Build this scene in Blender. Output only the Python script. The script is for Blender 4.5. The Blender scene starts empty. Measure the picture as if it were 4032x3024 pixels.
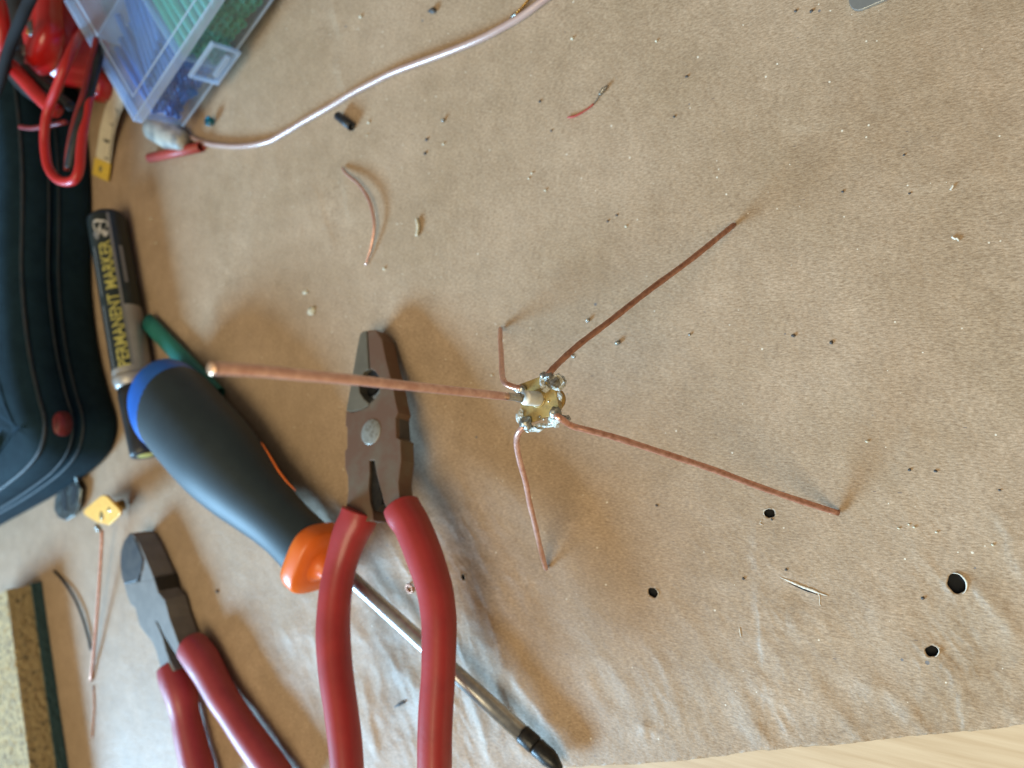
import bpy, bmesh, math, random
import numpy as np
from mathutils import Vector, Matrix, noise as mnoise
random.seed(7); rng = np.random.RandomState(5)
R = math.radians
sc = bpy.context.scene
C = sc.collection
MM = 0.001
# ------------------------------------------------------------------ camera
F = 2900.0; H = 243.0; TH = R(35)
_nd = np.array([2030., 143.]); _nd /= np.linalg.norm(_nd)
DOWN = np.array([_nd[0]*math.sin(TH), _nd[1]*math.sin(TH), math.cos(TH)])   # world down, in camera axes (x right, y down, z forward)
WX = np.array([1., 0, 0]); WX = WX - WX.dot(DOWN)*DOWN; WX /= np.linalg.norm(WX)
WY = np.cross(-DOWN, WX)
cam = bpy.data.cameras.new('camera'); camo = bpy.data.objects.new('camera', cam); C.objects.link(camo)
camo.matrix_world = Matrix(((WX[0], -WX[1], -WX[2], 0), (WY[0], -WY[1], -WY[2], 0), (-DOWN[0], DOWN[1], DOWN[2], H*MM), (0, 0, 0, 1)))
cam.sensor_width = 36; cam.lens = 36*F/4032
cam.clip_start = 0.005; cam.clip_end = 20
cam.dof.use_dof = True; cam.dof.focus_distance = 0.214; cam.dof.aperture_fstop = cam.lens/2.3
sc.camera = camo
# ------------------------------------------------------------------ light
world = bpy.data.worlds.new('World'); sc.world = world; world.use_nodes = True
nt = world.node_tree; bg = nt.nodes['Background']
tc = nt.nodes.new('ShaderNodeTexCoord'); sep = nt.nodes.new('ShaderNodeSeparateXYZ'); rp = nt.nodes.new('ShaderNodeValToRGB')
nt.links.new(tc.outputs['Generated'], sep.inputs[0]); nt.links.new(sep.outputs['Z'], rp.inputs[0]); nt.links.new(rp.outputs[0], bg.inputs[0])
rp.color_ramp.elements[0].position = 0.0; rp.color_ramp.elements[0].color = (.30, .25, .20, 1)
rp.color_ramp.elements[1].position = 1.0; rp.color_ramp.elements[1].color = (1.0, .92, .80, 1)
bg.inputs[1].default_value = 0.29
def area(name, pos, target, size, size_y, energy, color, spread=180):
    l = bpy.data.lights.new(name, 'AREA'); l.shape = 'RECTANGLE'; l.size = size; l.size_y = size_y; l.energy = energy; l.color = color; l.spread = R(spread)
    o = bpy.data.objects.new(name, l); C.objects.link(o); o.location = pos
    o.rotation_euler = (Vector(target)-Vector(pos)).to_track_quat('-Z', 'Y').to_euler(); return o
T0 = (-.20, 0, 0)
area('window_light', (-2.70, -2.10, 1.36), T0, 1.45, .92, 300, (.37, .68, 1.0))
area('ceiling_light', (.10, -.50, 1.35), T0, .85, .85, 13.4, (1.0, .84, .54))
sc.view_settings.view_transform = 'Standard'; sc.view_settings.look = 'None'
sc.view_settings.exposure = 0.13; sc.view_settings.gamma = 1.0
sc.view_settings.use_curve_mapping = False
sc.cycles.max_bounces = 10; sc.cycles.transparent_max_bounces = 24
# ------------------------------------------------------------------ helpers
def ray(u, v): return np.array([(u-2016)/F, (v-1512)/F, 1.0])
def towrl(p): return np.array([p.dot(WX), p.dot(WY), H - p.dot(DOWN)])
RD = lambda u, v: np.array([ray(u, v).dot(WX), ray(u, v).dot(WY), -ray(u, v).dot(DOWN)])
def P(u, v, z=0.0):
    r = ray(u, v); return towrl(r*((H-z)/r.dot(DOWN)))
def PP(u, v, n, d):              # ray with plane n.x = d
    o = np.array([0, 0, H]); r = RD(u, v); return o + r*((d-n.dot(o))/n.dot(r))
def PN(u, v, A, B):              # point of the ray that comes nearest to the line A-B
    o = np.array([0, 0, H]); r = RD(u, v); r = r/np.linalg.norm(r); e = (B-A)/np.linalg.norm(B-A)
    w = o-A; b = r.dot(e); t = (b*e.dot(w)-r.dot(w))/(1-b*b); return o + r*t
def depth(p): 
    return (p[0]*RD0[0]+p[1]*RD0[1]+(p[2]-H)*RD0[2])
_fw = np.array([WX[2], WY[2], -DOWN[2]]); RD0 = _fw
def px2mm(p, px): return px*depth(p)/F
def cr(pts, n=8):                # Catmull-Rom through rows of any width
    pts = [np.array(p, float) for p in pts]
    if len(pts) < 3: return [pts[0]+(pts[1]-pts[0])*t for t in np.linspace(0, 1, n+1)]
    q = [2*pts[0]-pts[1]]+pts+[2*pts[-1]-pts[-2]]; out = []
    for i in range(1, len(q)-2):
        for k in range(n):
            t = k/n; a, b, c, d = q[i-1], q[i], q[i+1], q[i+2]
            out.append(.5*((2*b)+(c-a)*t+(2*a-5*b+4*c-d)*t*t+(3*b-a-3*c+d)*t**3))
    out.append(pts[-1]); return out
def link(o, parent=None):
    C.objects.link(o)
    if parent is not None: o.parent = parent
    return o
def tag(o, label, cat, group=None, kind=None):
    o['label'] = label; o['category'] = cat
    if group: o['group'] = group
    if kind: o['kind'] = kind
    return o
def thing(name, label, cat, base, group=None):
    o = bpy.data.objects.new(name, None); o.empty_display_size = .005; C.objects.link(o)
    o.location = [c*MM for c in base]; return tag(o, label, cat, group)
def root(o):
    v = np.zeros(3)
    while o is not None: v += np.array(o.location[:]); o = o.parent
    return v
def mesh(name, verts, faces, mat, parent=None, smooth=True, mats=None, fm=None, base=None):
    """verts in world mm"""
    V = np.array(verts, float)*MM
    off = root(parent) if parent is not None else (np.array(base, float)*MM if base is not None else V.mean(0)*np.array([1, 1, 0]))
    me = bpy.data.meshes.new(name); me.from_pydata((V-off).tolist(), [], [list(map(int, f)) for f in faces])
    for m in ([mat] if mats is None else mats): me.materials.append(m)
    if fm is not None: me.polygons.foreach_set('material_index', fm)
    if smooth: me.polygons.foreach_set('use_smooth', [True]*len(me.polygons))
    me.update()
    o = bpy.data.objects.new(name, me)
    if parent is None: o.location = off
    return link(o, parent)
def merge(*vfs):
    V = []; Fc = []
    for v, f in vfs:
        k = len(V); V += [list(x) for x in v]; Fc += [[i+k for i in ff] for ff in f]
    return V, Fc
def tube_vf(pts, rad, seg=12, caps=True, flat=1.0, dome=False, up=None, sq=2.0, twist=0.0):
    """loft round a path; rad may be a list; flat = vertical/horizontal ratio; sq = superellipse power"""
    pts = [np.array(p, float) for p in pts]; n = len(pts)
    rad = list(rad) if hasattr(rad, '__len__') else [rad]*n
    if dome:
        d0 = pts[0]-pts[1]; d0 /= np.linalg.norm(d0); d1 = pts[-1]-pts[-2]; d1 /= np.linalg.norm(d1)
        dd = dome if not isinstance(dome, bool) else 1.0
        pre = [(pts[0]+d0*rad[0]*dd*math.sin(a), rad[0]*math.cos(a)) for a in (1.5, 1.25, .95, .6, .3)]
        post = [(pts[-1]+d1*rad[-1]*dd*math.sin(a), rad[-1]*math.cos(a)) for a in (.3, .6, .95, 1.25, 1.5)]
        pts = [p for p, _ in pre]+pts+[p for p, _ in post]; rad = [r for _, r in pre]+rad+[r for _, r in post]; n = len(pts)
    V = []; Fc = []
    tprev = None; side = None
    for i in range(n):
        t = pts[min(i+1, n-1)]-pts[max(i-1, 0)]; t /= (np.linalg.norm(t)+1e-12)
        if side is None:
            u0 = np.array([0, 0, 1.]) if abs(t[2]) < .9 else np.array([1., 0, 0])
            side = np.cross(u0, t); side /= np.linalg.norm(side)
        elif up is None:
            side = side - side.dot(t)*t; side /= np.linalg.norm(side)
        if up is not None:
            side = np.cross(up, t); side /= np.linalg.norm(side)
        w = np.cross(t, side)
        for k in range(seg):
            a = 2*math.pi*k/seg + twist*i; c, s = math.cos(a), math.sin(a)
            if sq != 2.0:
                c = math.copysign(abs(c)**(2/sq), c); s = math.copysign(abs(s)**(2/sq), s)
            V.append(pts[i]+side*rad[i]*c+w*rad[i]*flat*s)
    for i in range(n-1):
        for k in range(seg):
            a = i*seg+k; b = i*seg+(k+1) % seg; Fc.append([a, b, b+seg, a+seg])
    if caps: Fc.append(list(range(seg))[::-1]); Fc.append([(n-1)*seg+k for k in range(seg)])
    return V, Fc
def tube(name, pts, rad, mat, parent=None, **k):
    v, f = tube_vf(pts, rad, **k); return mesh(name, v, f, mat, parent)
def pipe_vf(pts, ro, ri, seg=14, flat=1.0):
    """hollow tube with open ends"""
    a, fa = tube_vf(pts, ro, seg, False, flat); b, fb = tube_vf(pts, ri, seg, False, flat)
    V, Fc = merge((a, fa), (b, [x[::-1] for x in fb])); n = len(a)
    for k in range(seg):
        k2 = (k+1) % seg
        Fc.append([k2, k, n+k, n+k2]); e = n-seg; Fc.append([e+k, e+k2, n+e+k2, n+e+k])
    return V, Fc
def plate(name, top, thick, mat, parent=None, bevel=.4, smooth=False, updir=None, segs=2):
    """outline (list of 3d points) extruded down along updir"""
    top = [np.array(p, float) for p in top]
    nn = np.array([0, 0, 1.]) if updir is None else updir
    area2 = sum((np.cross(top[i], top[(i+1) % len(top)])).dot(nn) for i in range(len(top)))
    if area2 < 0: top = top[::-1]
    off = root(parent)*1000 if parent is not None else np.array([top[0][0], top[0][1], 0])
    bm = bmesh.new(); vs = [bm.verts.new((p-off)*MM) for p in top]; f = bm.faces.new(vs)
    r = bmesh.ops.extrude_face_region(bm, geom=[f]); mv = [g for g in r['geom'] if isinstance(g, bmesh.types.BMVert)]
    bmesh.ops.translate(bm, verts=mv, vec=Vector(-nn*thick*MM))
    bm.normal_update(); bmesh.ops.recalc_face_normals(bm, faces=bm.faces[:])
    if bevel:
        ee = [e for e in bm.edges if len(e.link_faces) == 2 and e.calc_face_angle(0) > .9]
        bmesh.ops.bevel(bm, geom=ee, offset=bevel*MM, segments=segs, profile=.6, affect='EDGES', clamp_overlap=True)
    bmesh.ops.triangulate(bm, faces=[f for f in bm.faces if len(f.verts) > 4])
    me = bpy.data.meshes.new(name); bm.to_mesh(me); bm.free(); me.materials.append(mat)
    o = bpy.data.objects.new(name, me)
    if parent is None: o.location = off*MM
    return link(o, parent)
def blob(name, c, s, mat, parent=None, amp=.25, fr=1.2, sub=3, flat=False, seed=0, rotz=0, base=None):
    bm = bmesh.new(); bmesh.ops.create_icosphere(bm, subdivisions=sub, radius=1)
    V = []; rr_ = random.Random(seed*7+int(c[0]))
    for v in bm.verts:
        p = v.co.normalized(); q = p*fr+Vector((seed*3.1, seed*1.7, seed))
        j_ = rr_.uniform(-.55, .55)*amp if flat else 0
        k = 1+j_+amp*(mnoise.noise(q)+.5*mnoise.noise(q*2.3)+.3*mnoise.noise(q*5))
        x, y, z = p.x*s[0]*k, p.y*s[1]*k, p.z*s[2]*k
        V.append((c[0]+x*math.cos(rotz)-y*math.sin(rotz), c[1]+x*math.sin(rotz)+y*math.cos(rotz), c[2]+z))
    Fc = [[v.index for v in f.verts] for f in bm.faces]; bm.free()
    return mesh(name, V, Fc, mat, parent, smooth=not flat, base=base)
# ------------------------------------------------------------------ materials
def mat(name, col, rough=.5, metal=0.0, col2=None, ns=1.0, detail=4, lo=.4, hi=.6, stretch=(1, 1, 1), bump=0.0, bs=3.0, coat=0, spec=.5, rvar=0, sheen=0):
    m = bpy.data.materials.new(name); m.use_nodes = True; n = m.node_tree; L = n.links.new; b = n.nodes['Principled BSDF']
    b.inputs['Base Color'].default_value = (*col, 1); b.inputs['Roughness'].default_value = rough; b.inputs['Metallic'].default_value = metal
    b.inputs['Coat Weight'].default_value = coat; b.inputs['Coat Roughness'].default_value = .15; b.inputs['Specular IOR Level'].default_value = spec
    b.inputs['Sheen Weight'].default_value = sheen
    t = n.nodes.new('ShaderNodeTexCoord'); mp = n.nodes.new('ShaderNodeMapping'); mp.inputs['Scale'].default_value = [1000*s for s in stretch]
    L(t.outputs['Object'], mp.inputs[0])
    def nz(scale, det):
        x = n.nodes.new('ShaderNodeTexNoise'); x.inputs['Scale'].default_value = scale; x.inputs['Detail'].default_value = det; x.inputs['Roughness'].default_value = .62
        L(mp.outputs[0], x.inputs['Vector']); return x
    if col2:
        x = nz(ns, detail); r = n.nodes.new('ShaderNodeValToRGB'); r.color_ramp.elements[0].position = lo; r.color_ramp.elements[1].position = hi
        r.color_ramp.elements[0].color = (*col, 1); r.color_ramp.elements[1].color = (*col2, 1)
        L(x.outputs[0], r.inputs[0]); L(r.outputs[0], b.inputs['Base Color'])
        if rvar:
            mr = n.nodes.new('ShaderNodeMapRange'); mr.inputs[3].default_value = rough-rvar; mr.inputs[4].default_value = rough+rvar
            L(x.outputs[0], mr.inputs[0]); L(mr.outputs[0], b.inputs['Roughness'])
    if bump:
        x = nz(bs, 5); bp = n.nodes.new('ShaderNodeBump'); bp.inputs['Distance'].default_value = bump*MM; bp.inputs['Strength'].default_value = 1
        L(x.outputs[0], bp.inputs['Height']); L(bp.outputs[0], b.inputs['Normal'])
    m['t'] = 1; return m
def clear(name, col, dens, rough=.2, gloss=.12, trans=.5):
    """thin frosted plastic: see-through, partly scattering, glossy"""
    m = bpy.data.materials.new(name); m.use_nodes = True; n = m.node_tree; L = n.links.new
    for x in list(n.nodes):
        if x.type == 'BSDF_PRINCIPLED': n.nodes.remove(x)
    out = [x for x in n.nodes if x.type == 'OUTPUT_MATERIAL'][0]
    tr = n.nodes.new('ShaderNodeBsdfTransparent'); tr.inputs[0].default_value = (*[1-.25*(1-c) for c in col], 1)
    df = n.nodes.new('ShaderNodeBsdfDiffuse'); df.inputs[0].default_value = (*col, 1)
    tl = n.nodes.new('ShaderNodeBsdfTranslucent'); tl.inputs[0].default_value = (*col, 1)
    gl = n.nodes.new('ShaderNodeBsdfGlossy'); gl.inputs[1].default_value = rough; gl.inputs[0].default_value = (1, 1, 1, 1)
    a = n.nodes.new('ShaderNodeMixShader'); a.inputs[0].default_value = trans; L(df.outputs[0], a.inputs[1]); L(tl.outputs[0], a.inputs[2])
    t = n.nodes.new('ShaderNodeTexCoord'); nz = n.nodes.new('ShaderNodeTexNoise'); nz.inputs['Scale'].default_value = 60; nz.inputs['Detail'].default_value = 4; L(t.outputs['Object'], nz.inputs[0])
    mr = n.nodes.new('ShaderNodeMapRange'); mr.inputs[3].default_value = dens*.75; mr.inputs[4].default_value = dens*1.25; L(nz.outputs[0], mr.inputs[0])
    c = n.nodes.new('ShaderNodeMixShader'); L(mr.outputs[0], c.inputs[0]); L(tr.outputs[0], c.inputs[1]); L(a.outputs[0], c.inputs[2])
    fr = n.nodes.new('ShaderNodeLayerWeight'); fr.inputs[0].default_value = .5
    pw = n.nodes.new('ShaderNodeMath'); pw.operation = 'POWER'; pw.inputs[1].default_value = 4; L(fr.outputs['Facing'], pw.inputs[0])
    ad = n.nodes.new('ShaderNodeMath'); ad.operation = 'MULTIPLY_ADD'; ad.inputs[1].default_value = .45; ad.inputs[2].default_value = .035+gloss*.2; L(pw.outputs[0], ad.inputs[0])
    d = n.nodes.new('ShaderNodeMixShader'); L(ad.outputs[0], d.inputs[0]); L(c.outputs[0], d.inputs[1]); L(gl.outputs[0], d.inputs[2])
    L(d.outputs[0], out.inputs[0]); return m
M = {}
M['copper'] = mat('copper', (.56, .25, .16), .33, .72, (.80, .43, .31), .55, 5, .35, .65, (1, 1, 1), .015, 2, rvar=.08)
M['copper_dark'] = mat('oxidised_copper', (.34, .15, .095), .38, .65, (.58, .29, .19), .5, 5, .35, .65, (1, 1, 1), .015, 2, rvar=.08)
M['copper_pink'] = mat('bright_copper', (.66, .35, .27), .30, .68, (.86, .54, .43), .4, 4, .35, .65, (1, 1, 1), .02, 3)
M['copper_cut'] = mat('freshly_cut_copper', (.95, .60, .38), .35, .7)
M['tin'] = mat('tinned_copper', (.42, .41, .38), .32, .9, (.60, .55, .46), .8, 4, .4, .6, bump=.05, bs=2)
M['solder'] = mat('solder', (.42, .42, .40), .30, .85, (.24, .20, .14), 1.2, 5, .42, .62, bump=.12, bs=2.2, rvar=.12)
M['solder_white'] = mat('crystallised_flux_solder', (.58, .60, .58), .45, .30, (.34, .28, .17), 1.3, 5, .45, .6, bump=.25, bs=2.5)
M['solder_dark'] = mat('dark_solder', (.20, .20, .18), .38, .6, (.36, .32, .24), 1.2, 5, .4, .6, bump=.08, bs=2)
M['flange'] = mat('flux_stained_brass', (.50, .35, .12), .38, .45, (.24, .17, .07), .30, 5, .42, .66, bump=.06, bs=1.6, coat=.35, rvar=.1)
M['brass'] = mat('gold_plated_brass', (.62, .40, .13), .26, .85, (.40, .25, .08), .35, 4, .4, .6, bump=.03, bs=2)
M['gold'] = mat('bright_gold_plating', (.95, .50, .08), .38, .25, (.86, .42, .06), .3, 4, .4, .6, bump=.03, bs=1)
M['ptfe'] = mat('cream_insulator', (.80, .77, .68), .40, 0, (.62, .56, .44), .45, 5, .55, .75, bump=.03, bs=2)
M['steel'] = mat('worn_tool_steel', (.14, .125, .092), .45, .35, (.185, .16, .115), .09, 6, .35, .65, bump=.03, bs=1.5, rvar=.08)
M['steel_rust'] = mat('brown_patinated_steel', (.15, .078, .046), .50, .2, (.155, .115, .075), .055, 5, .48, .66, bump=.03, bs=1.5)
M['steel_grey'] = mat('ground_grey_steel', (.165, .152, .135), .6, .15, (.20, .185, .165), .12, 5, .4, .6, bump=.02, bs=1.2)
M['steel_dark'] = mat('dark_grey_steel', (.06, .06, .062), .45, .5, (.09, .085, .08), .15, 5, .4, .6, bump=.03, bs=1.2)
M['rivet'] = mat('pale_rivet', (.30, .29, .25), .45, .4, (.20, .18, .14), .5, 5, .5, .62, bump=.06, bs=1.2)
M['hole'] = mat('black_recess', (.006, .007, .009), .9)
M['red_grip'] = mat('red_dipped_vinyl', (.39, .032, .030), .42, 0, (.34, .028, .028), .06, 4, .4, .6, bump=.05, bs=.5, coat=.15)
M['red_pink'] = mat('dull_red_vinyl', (.36, .045, .058), .46, 0, (.31, .036, .048), .06, 4, .4, .6, bump=.06, bs=.5, coat=.1)
M['rubber'] = mat('charcoal_rubber', (.013, .024, .030), .52, 0, (.016, .028, .034), .1, 3, bump=.02, bs=2.5, sheen=.05)
M['blue'] = mat('blue_plastic', (.02, .13, .52), .38, 0, (.015, .11, .46), .05, 2)
M['orange'] = mat('orange_plastic', (.82, .17, .018), .36, 0, (.76, .15, .015), .05, 3, bump=.02, bs=.8)
M['chrome'] = mat('satin_chrome_steel', (.56, .56, .54), .34, .9, (.44, .44, .43), .3, 3, stretch=(1, 1, 1), bump=.004, bs=3)
M['black_metal'] = mat('black_oxide_steel', (.018, .018, .018), .35, .4, (.035, .032, .028), .5, 4, bump=.06, bs=1.2)
M['bag'] = mat('black_ballistic_fabric', (.005, .018, .028), .85, 0, (.008, .025, .037), .08, 5, bump=.25, bs=1.6, spec=.15)  # black fabric, with a teal lens-haze lift put into its colour
M['bag_trim'] = mat('dark_grey_piping', (.009, .020, .028), .6, 0, (.022, .026, .03), .2, 3, bump=.1, bs=1.5)
M['bag_tag'] = mat('dark_red_rubber_tag', (.17, .015, .018), .5, 0, (.13, .012, .015), .4, 3)
M['zip'] = mat('dull_nickel', (.24, .27, .26), .35, .85, (.12, .12, .11), .3, 4, .4, .6, bump=.1, bs=.6)
M['red_plastic'] = mat('glossy_red_plastic', (.52, .012, .010), .30, 0, (.42, .010, .010), .03, 3, .4, .6, bump=.03, bs=.3, coat=.3)
M['red_cable'] = mat('red_silicone_cable', (.50, .018, .015), .42, 0, (.43, .015, .014), .05, 3, coat=.05)
M['red_dark'] = mat('dark_red_cable', (.20, .012, .012), .5, 0, (.15, .010, .010), .1, 3)
M['black_cable'] = mat('black_cable', (.006, .0065, .0065), .6, 0, (.016, .016, .016), .2, 3)
M['black_plastic'] = mat('black_plastic', (.012, .013, .013), .40, 0, (.02, .02, .02), .1, 3)
M['tape'] = mat('cream_tape', (.74, .67, .49), .55, 0, (.66, .59, .42), .2, 4, bump=.03, bs=1.5)
M['ink'] = mat('black_ink', (.03, .03, .028), .6)
M['tape_tip'] = mat('yellow_brass_end', (.85, .60, .09), .42, .1, (.75, .52, .08), .3, 3)
M['silver'] = mat('grey_silver_barrel', (.36, .34, .31), .36, .3, (.32, .30, .27), .1, 3)
M['label'] = mat('black_label', (.010, .018, .017), .40, 0, (.016, .024, .022), .2, 3)
M['yellow_ink'] = mat('yellow_lettering', (.50, .46, .12), .5, 0, (.42, .38, .10), .7, 4, .4, .6)
M['grey_ink'] = mat('grey_print', (.20, .20, .195), .45)
M['white_ink'] = mat('pale_print', (.60, .59, .54), .45, 0, (.35, .34, .31), .5, 3, .45, .6)
M['green_tube'] = mat('green_heat_shrink', (.016, .16, .13), .45, 0, (.014, .16, .125), .08, 3, bump=.03, bs=.7)
M['green_soft'] = mat('mint_green_tubing', (.04, .42, .24), .45, 0, (.03, .35, .19), .1, 3)
M['blue_soft'] = mat('blue_tubing', (.02, .19, .62), .45, 0, (.015, .15, .54), .1, 3)
M['black_tube'] = mat('black_heat_shrink', (.012, .014, .017), .5, 0, (.018, .02, .024), .3, 3)
M['red_tube'] = mat('faded_red_heat_shrink', (.40, .050, .030), .5, 0, (.34, .042, .026), .1, 3, bump=.03, bs=.7)
M['clear_wire'] = mat('pink_tinted_clear_insulation', (.52, .36, .30), .30, .2, (.46, .30, .25), .05, 3, coat=.45)
M['gold_wire'] = mat('amber_enamelled_strand', (.62, .30, .05), .35, .6, (.40, .18, .04), .5, 3)
M['sponge_top'] = mat('yellow_sponge', (.54, .42, .21), .9, 0, (.20, .15, .09), .35, 6, .46, .62, bump=1.0, bs=.6)
M['sponge'] = mat('tan_sponge', (.42, .32, .16), .9, 0, (.12, .10, .06), .22, 6, .56, .66, bump=.9, bs=.5)
M['scour'] = mat('teal_scouring_pad', (.020, .060, .070), .8, 0, (.035, .085, .095), .5, 5, .4, .6, bump=.5, bs=1)
M['alu'] = mat('brushed_aluminium', (.50, .54, .55), .34, .9, (.44, .48, .49), .2, 4, bump=.01, bs=2)
M['teal_metal'] = mat('teal_anodised_metal', (.01, .16, .22), .3, .6)
M['cream_plastic'] = mat('cream_plastic', (.40, .36, .29), .5, 0, (.20, .19, .17), .12, 4, .4, .6)
M['crumb'] = mat('pale_crumb', (.72, .66, .50), .6, 0, (.5, .45, .32), .8, 3)
M['crumb_dark'] = mat('dark_crumb', (.05, .045, .045), .6, 0, (.09, .08, .07), .8, 3)
M['torn'] = mat('torn_paper_fibre', (.78, .71, .60), .85, 0, (.62, .53, .40), .8, 5, .45, .6, bump=.2, bs=1.5)
M['box'] = clear('frosted_clear_plastic', (.64, .80, .98), .13, .18, .0, .45)
M['box_edge'] = clear('frosted_plastic_rim', (.74, .86, 1.0), .38, .15, .2, .4)
M['box_wall'] = clear('clear_plastic_wall', (.72, .78, .86), .06, .15, .0, .5)
# kraft paper
def paper_mat():
    m = bpy.data.materials.new('kraft_paper'); m.use_nodes = True; n = m.node_tree; L = n.links.new; b = n.nodes['Principled BSDF']
    t = n.nodes.new('ShaderNodeTexCoord'); b.inputs['Specular IOR Level'].default_value = .50
    def mapp(s, rz=0):
        mp = n.nodes.new('ShaderNodeMapping'); mp.inputs['Scale'].default_value = s; mp.inputs['Rotation'].default_value = (0, 0, rz); L(t.outputs['Object'], mp.inputs[0]); return mp
    def nz(mp, scale, det, rough=.6):
        x = n.nodes.new('ShaderNodeTexNoise'); x.inputs['Scale'].default_value = scale; x.inputs['Detail'].default_value = det; x.inputs['Roughness'].default_value = rough; L(mp.outputs[0], x.inputs[0]); return x.outputs[0]
    def ramp(src, p0, c0, p1, c1):
        r = n.nodes.new('ShaderNodeValToRGB'); r.color_ramp.elements[0].position = p0; r.color_ramp.elements[1].position = p1
        r.color_ramp.elements[0].color = (*c0, 1); r.color_ramp.elements[1].color = (*c1, 1); L(src, r.inputs[0]); return r.outputs[0]
    def mix(f, a, c, mode='MIX'):
        x = n.nodes.new('ShaderNodeMix'); x.data_type = 'RGBA'; x.blend_type = mode
        for sock, val in ((x.inputs[0], f), (x.inputs[6], a), (x.inputs[7], c)):
            if hasattr(val, 'is_output'): L(val, sock)
            elif isinstance(val, (int, float)): sock.default_value = val
            else: sock.default_value = (*val, 1)
        return x.outputs[2]
    base = mapp((1000, 1000, 1000)); fib = mapp((700, 2300, 1000), R(4)); fib2 = mapp((1100, 3600, 1000), R(-12))
    c = ramp(nz(base, .018, 4), .35, (.39, .278, .178), .65, (.462, .334, .226))
    c = mix(1.0, c, ramp(nz(base, .10, 4), .3, (.90, .89, .87), .7, (1.06, 1.06, 1.05)), 'MULTIPLY')
    c = mix(1.0, c, ramp(nz(fib, .9, 5, .7), .32, (.60, .56, .51), .66, (1.24, 1.25, 1.27)), 'MULTIPLY')
    c = mix(1.0, c, ramp(nz(fib2, 1.7, 4, .7), .30, (.80, .78, .74), .70, (1.14, 1.15, 1.16)), 'MULTIPLY')
    def specks(scale, rad, colr, warp, keep):
        v = n.nodes.new('ShaderNodeTexVoronoi'); v.inputs['Scale'].default_value = scale; v.inputs['Randomness'].default_value = 1
        L(warp.outputs[0], v.inputs[0])
        s = n.nodes.new('ShaderNodeSeparateColor'); L(v.outputs['Color'], s.inputs[0])
        g = n.nodes.new('ShaderNodeMath'); g.operation = 'GREATER_THAN'; g.inputs[1].default_value = keep; L(s.outputs[0], g.inputs[0])
        r2 = n.nodes.new('ShaderNodeMath'); r2.operation = 'MULTIPLY'; r2.inputs[1].default_value = rad; L(s.outputs[1], r2.inputs[0])
        l = n.nodes.new('ShaderNodeMath'); l.operation = 'LESS_THAN'; L(v.outputs['Distance'], l.inputs[0]); L(r2.outputs[0], l.inputs[1])
        k = n.nodes.new('ShaderNodeMath'); k.operation = 'MULTIPLY'; L(g.outputs[0], k.inputs[0]); L(l.outputs[0], k.inputs[1])
        return k.outputs[0]
    c = mix(specks(.22, .11, None, fib, .86), c, (.19, .135, .10))
    c = mix(specks(.16, .10, None, base, .91), c, (.17, .155, .15))
    c = mix(specks(.30, .11, None, base, .62), c, (.74, .66, .52))
    L(c, b.inputs['Base Color'])
    rr = n.nodes.new('ShaderNodeMapRange'); rr.inputs[3].default_value = .48; rr.inputs[4].default_value = .64; L(nz(base, .03, 3), rr.inputs[0]); L(rr.outputs[0], b.inputs['Roughness'])
    b1 = n.nodes.new('ShaderNodeBump'); b1.inputs['Distance'].default_value = .11*MM; L(nz(fib, .8, 6, .7), b1.inputs['Height'])
    b2 = n.nodes.new('ShaderNodeBump'); b2.inputs['Distance'].default_value = .22*MM; L(nz(base, .25, 4), b2.inputs['Height']); L(b1.outputs[0], b2.inputs['Normal'])
    L(b2.outputs[0], b.inputs['Normal']); return m
M['paper'] = paper_mat()
def wood_mat():
    m = bpy.data.materials.new('light_wood'); m.use_nodes = True; n = m.node_tree; L = n.links.new; b = n.nodes['Principled BSDF']
    t = n.nodes.new('ShaderNodeTexCoord'); mp = n.nodes.new('ShaderNodeMapping'); mp.inputs['Scale'].default_value = (60, 1000, 1000); mp.inputs['Rotation'].default_value = (0, 0, R(2)); L(t.outputs['Object'], mp.inputs[0])
    x = n.nodes.new('ShaderNodeTexNoise'); x.inputs['Scale'].default_value = .5; x.inputs['Detail'].default_value = 6; L(mp.outputs[0], x.inputs[0])
    r = n.nodes.new('ShaderNodeValToRGB'); r.color_ramp.elements[0].position = .3; r.color_ramp.elements[1].position = .7
    r.color_ramp.elements[0].color = (.50, .34, .19, 1); r.color_ramp.elements[1].color = (.64, .47, .29, 1)
    L(x.outputs[0], r.inputs[0]); L(r.outputs[0], b.inputs['Base Color']); b.inputs['Roughness'].default_value = .5
    bp = n.nodes.new('ShaderNodeBump'); bp.inputs['Distance'].default_value = .06*MM; L(x.outputs[0], bp.inputs['Height']); L(bp.outputs[0], b.inputs['Normal']); return m
M['wood'] = wood_mat()
# ------------------------------------------------------------------ bench and paper
bz = -1.6
v, f = [], []
X0, X1, Y0, Y1 = -1100, 260, -480, 620
bench = mesh('workbench_top', [(X0, Y0, bz), (X1, Y0, bz), (X1, Y1, bz), (X0, Y1, bz), (X0, Y0, bz-25), (X1, Y0, bz-25), (X1, Y1, bz-25), (X0, Y1, bz-25)],
             [[0, 1, 2, 3], [7, 6, 5, 4], [0, 4, 5, 1], [1, 5, 6, 2], [2, 6, 7, 3], [3, 7, 4, 0]], M['wood'], smooth=False, base=(0, 0, 0))
bench['kind'] = 'structure'
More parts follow.
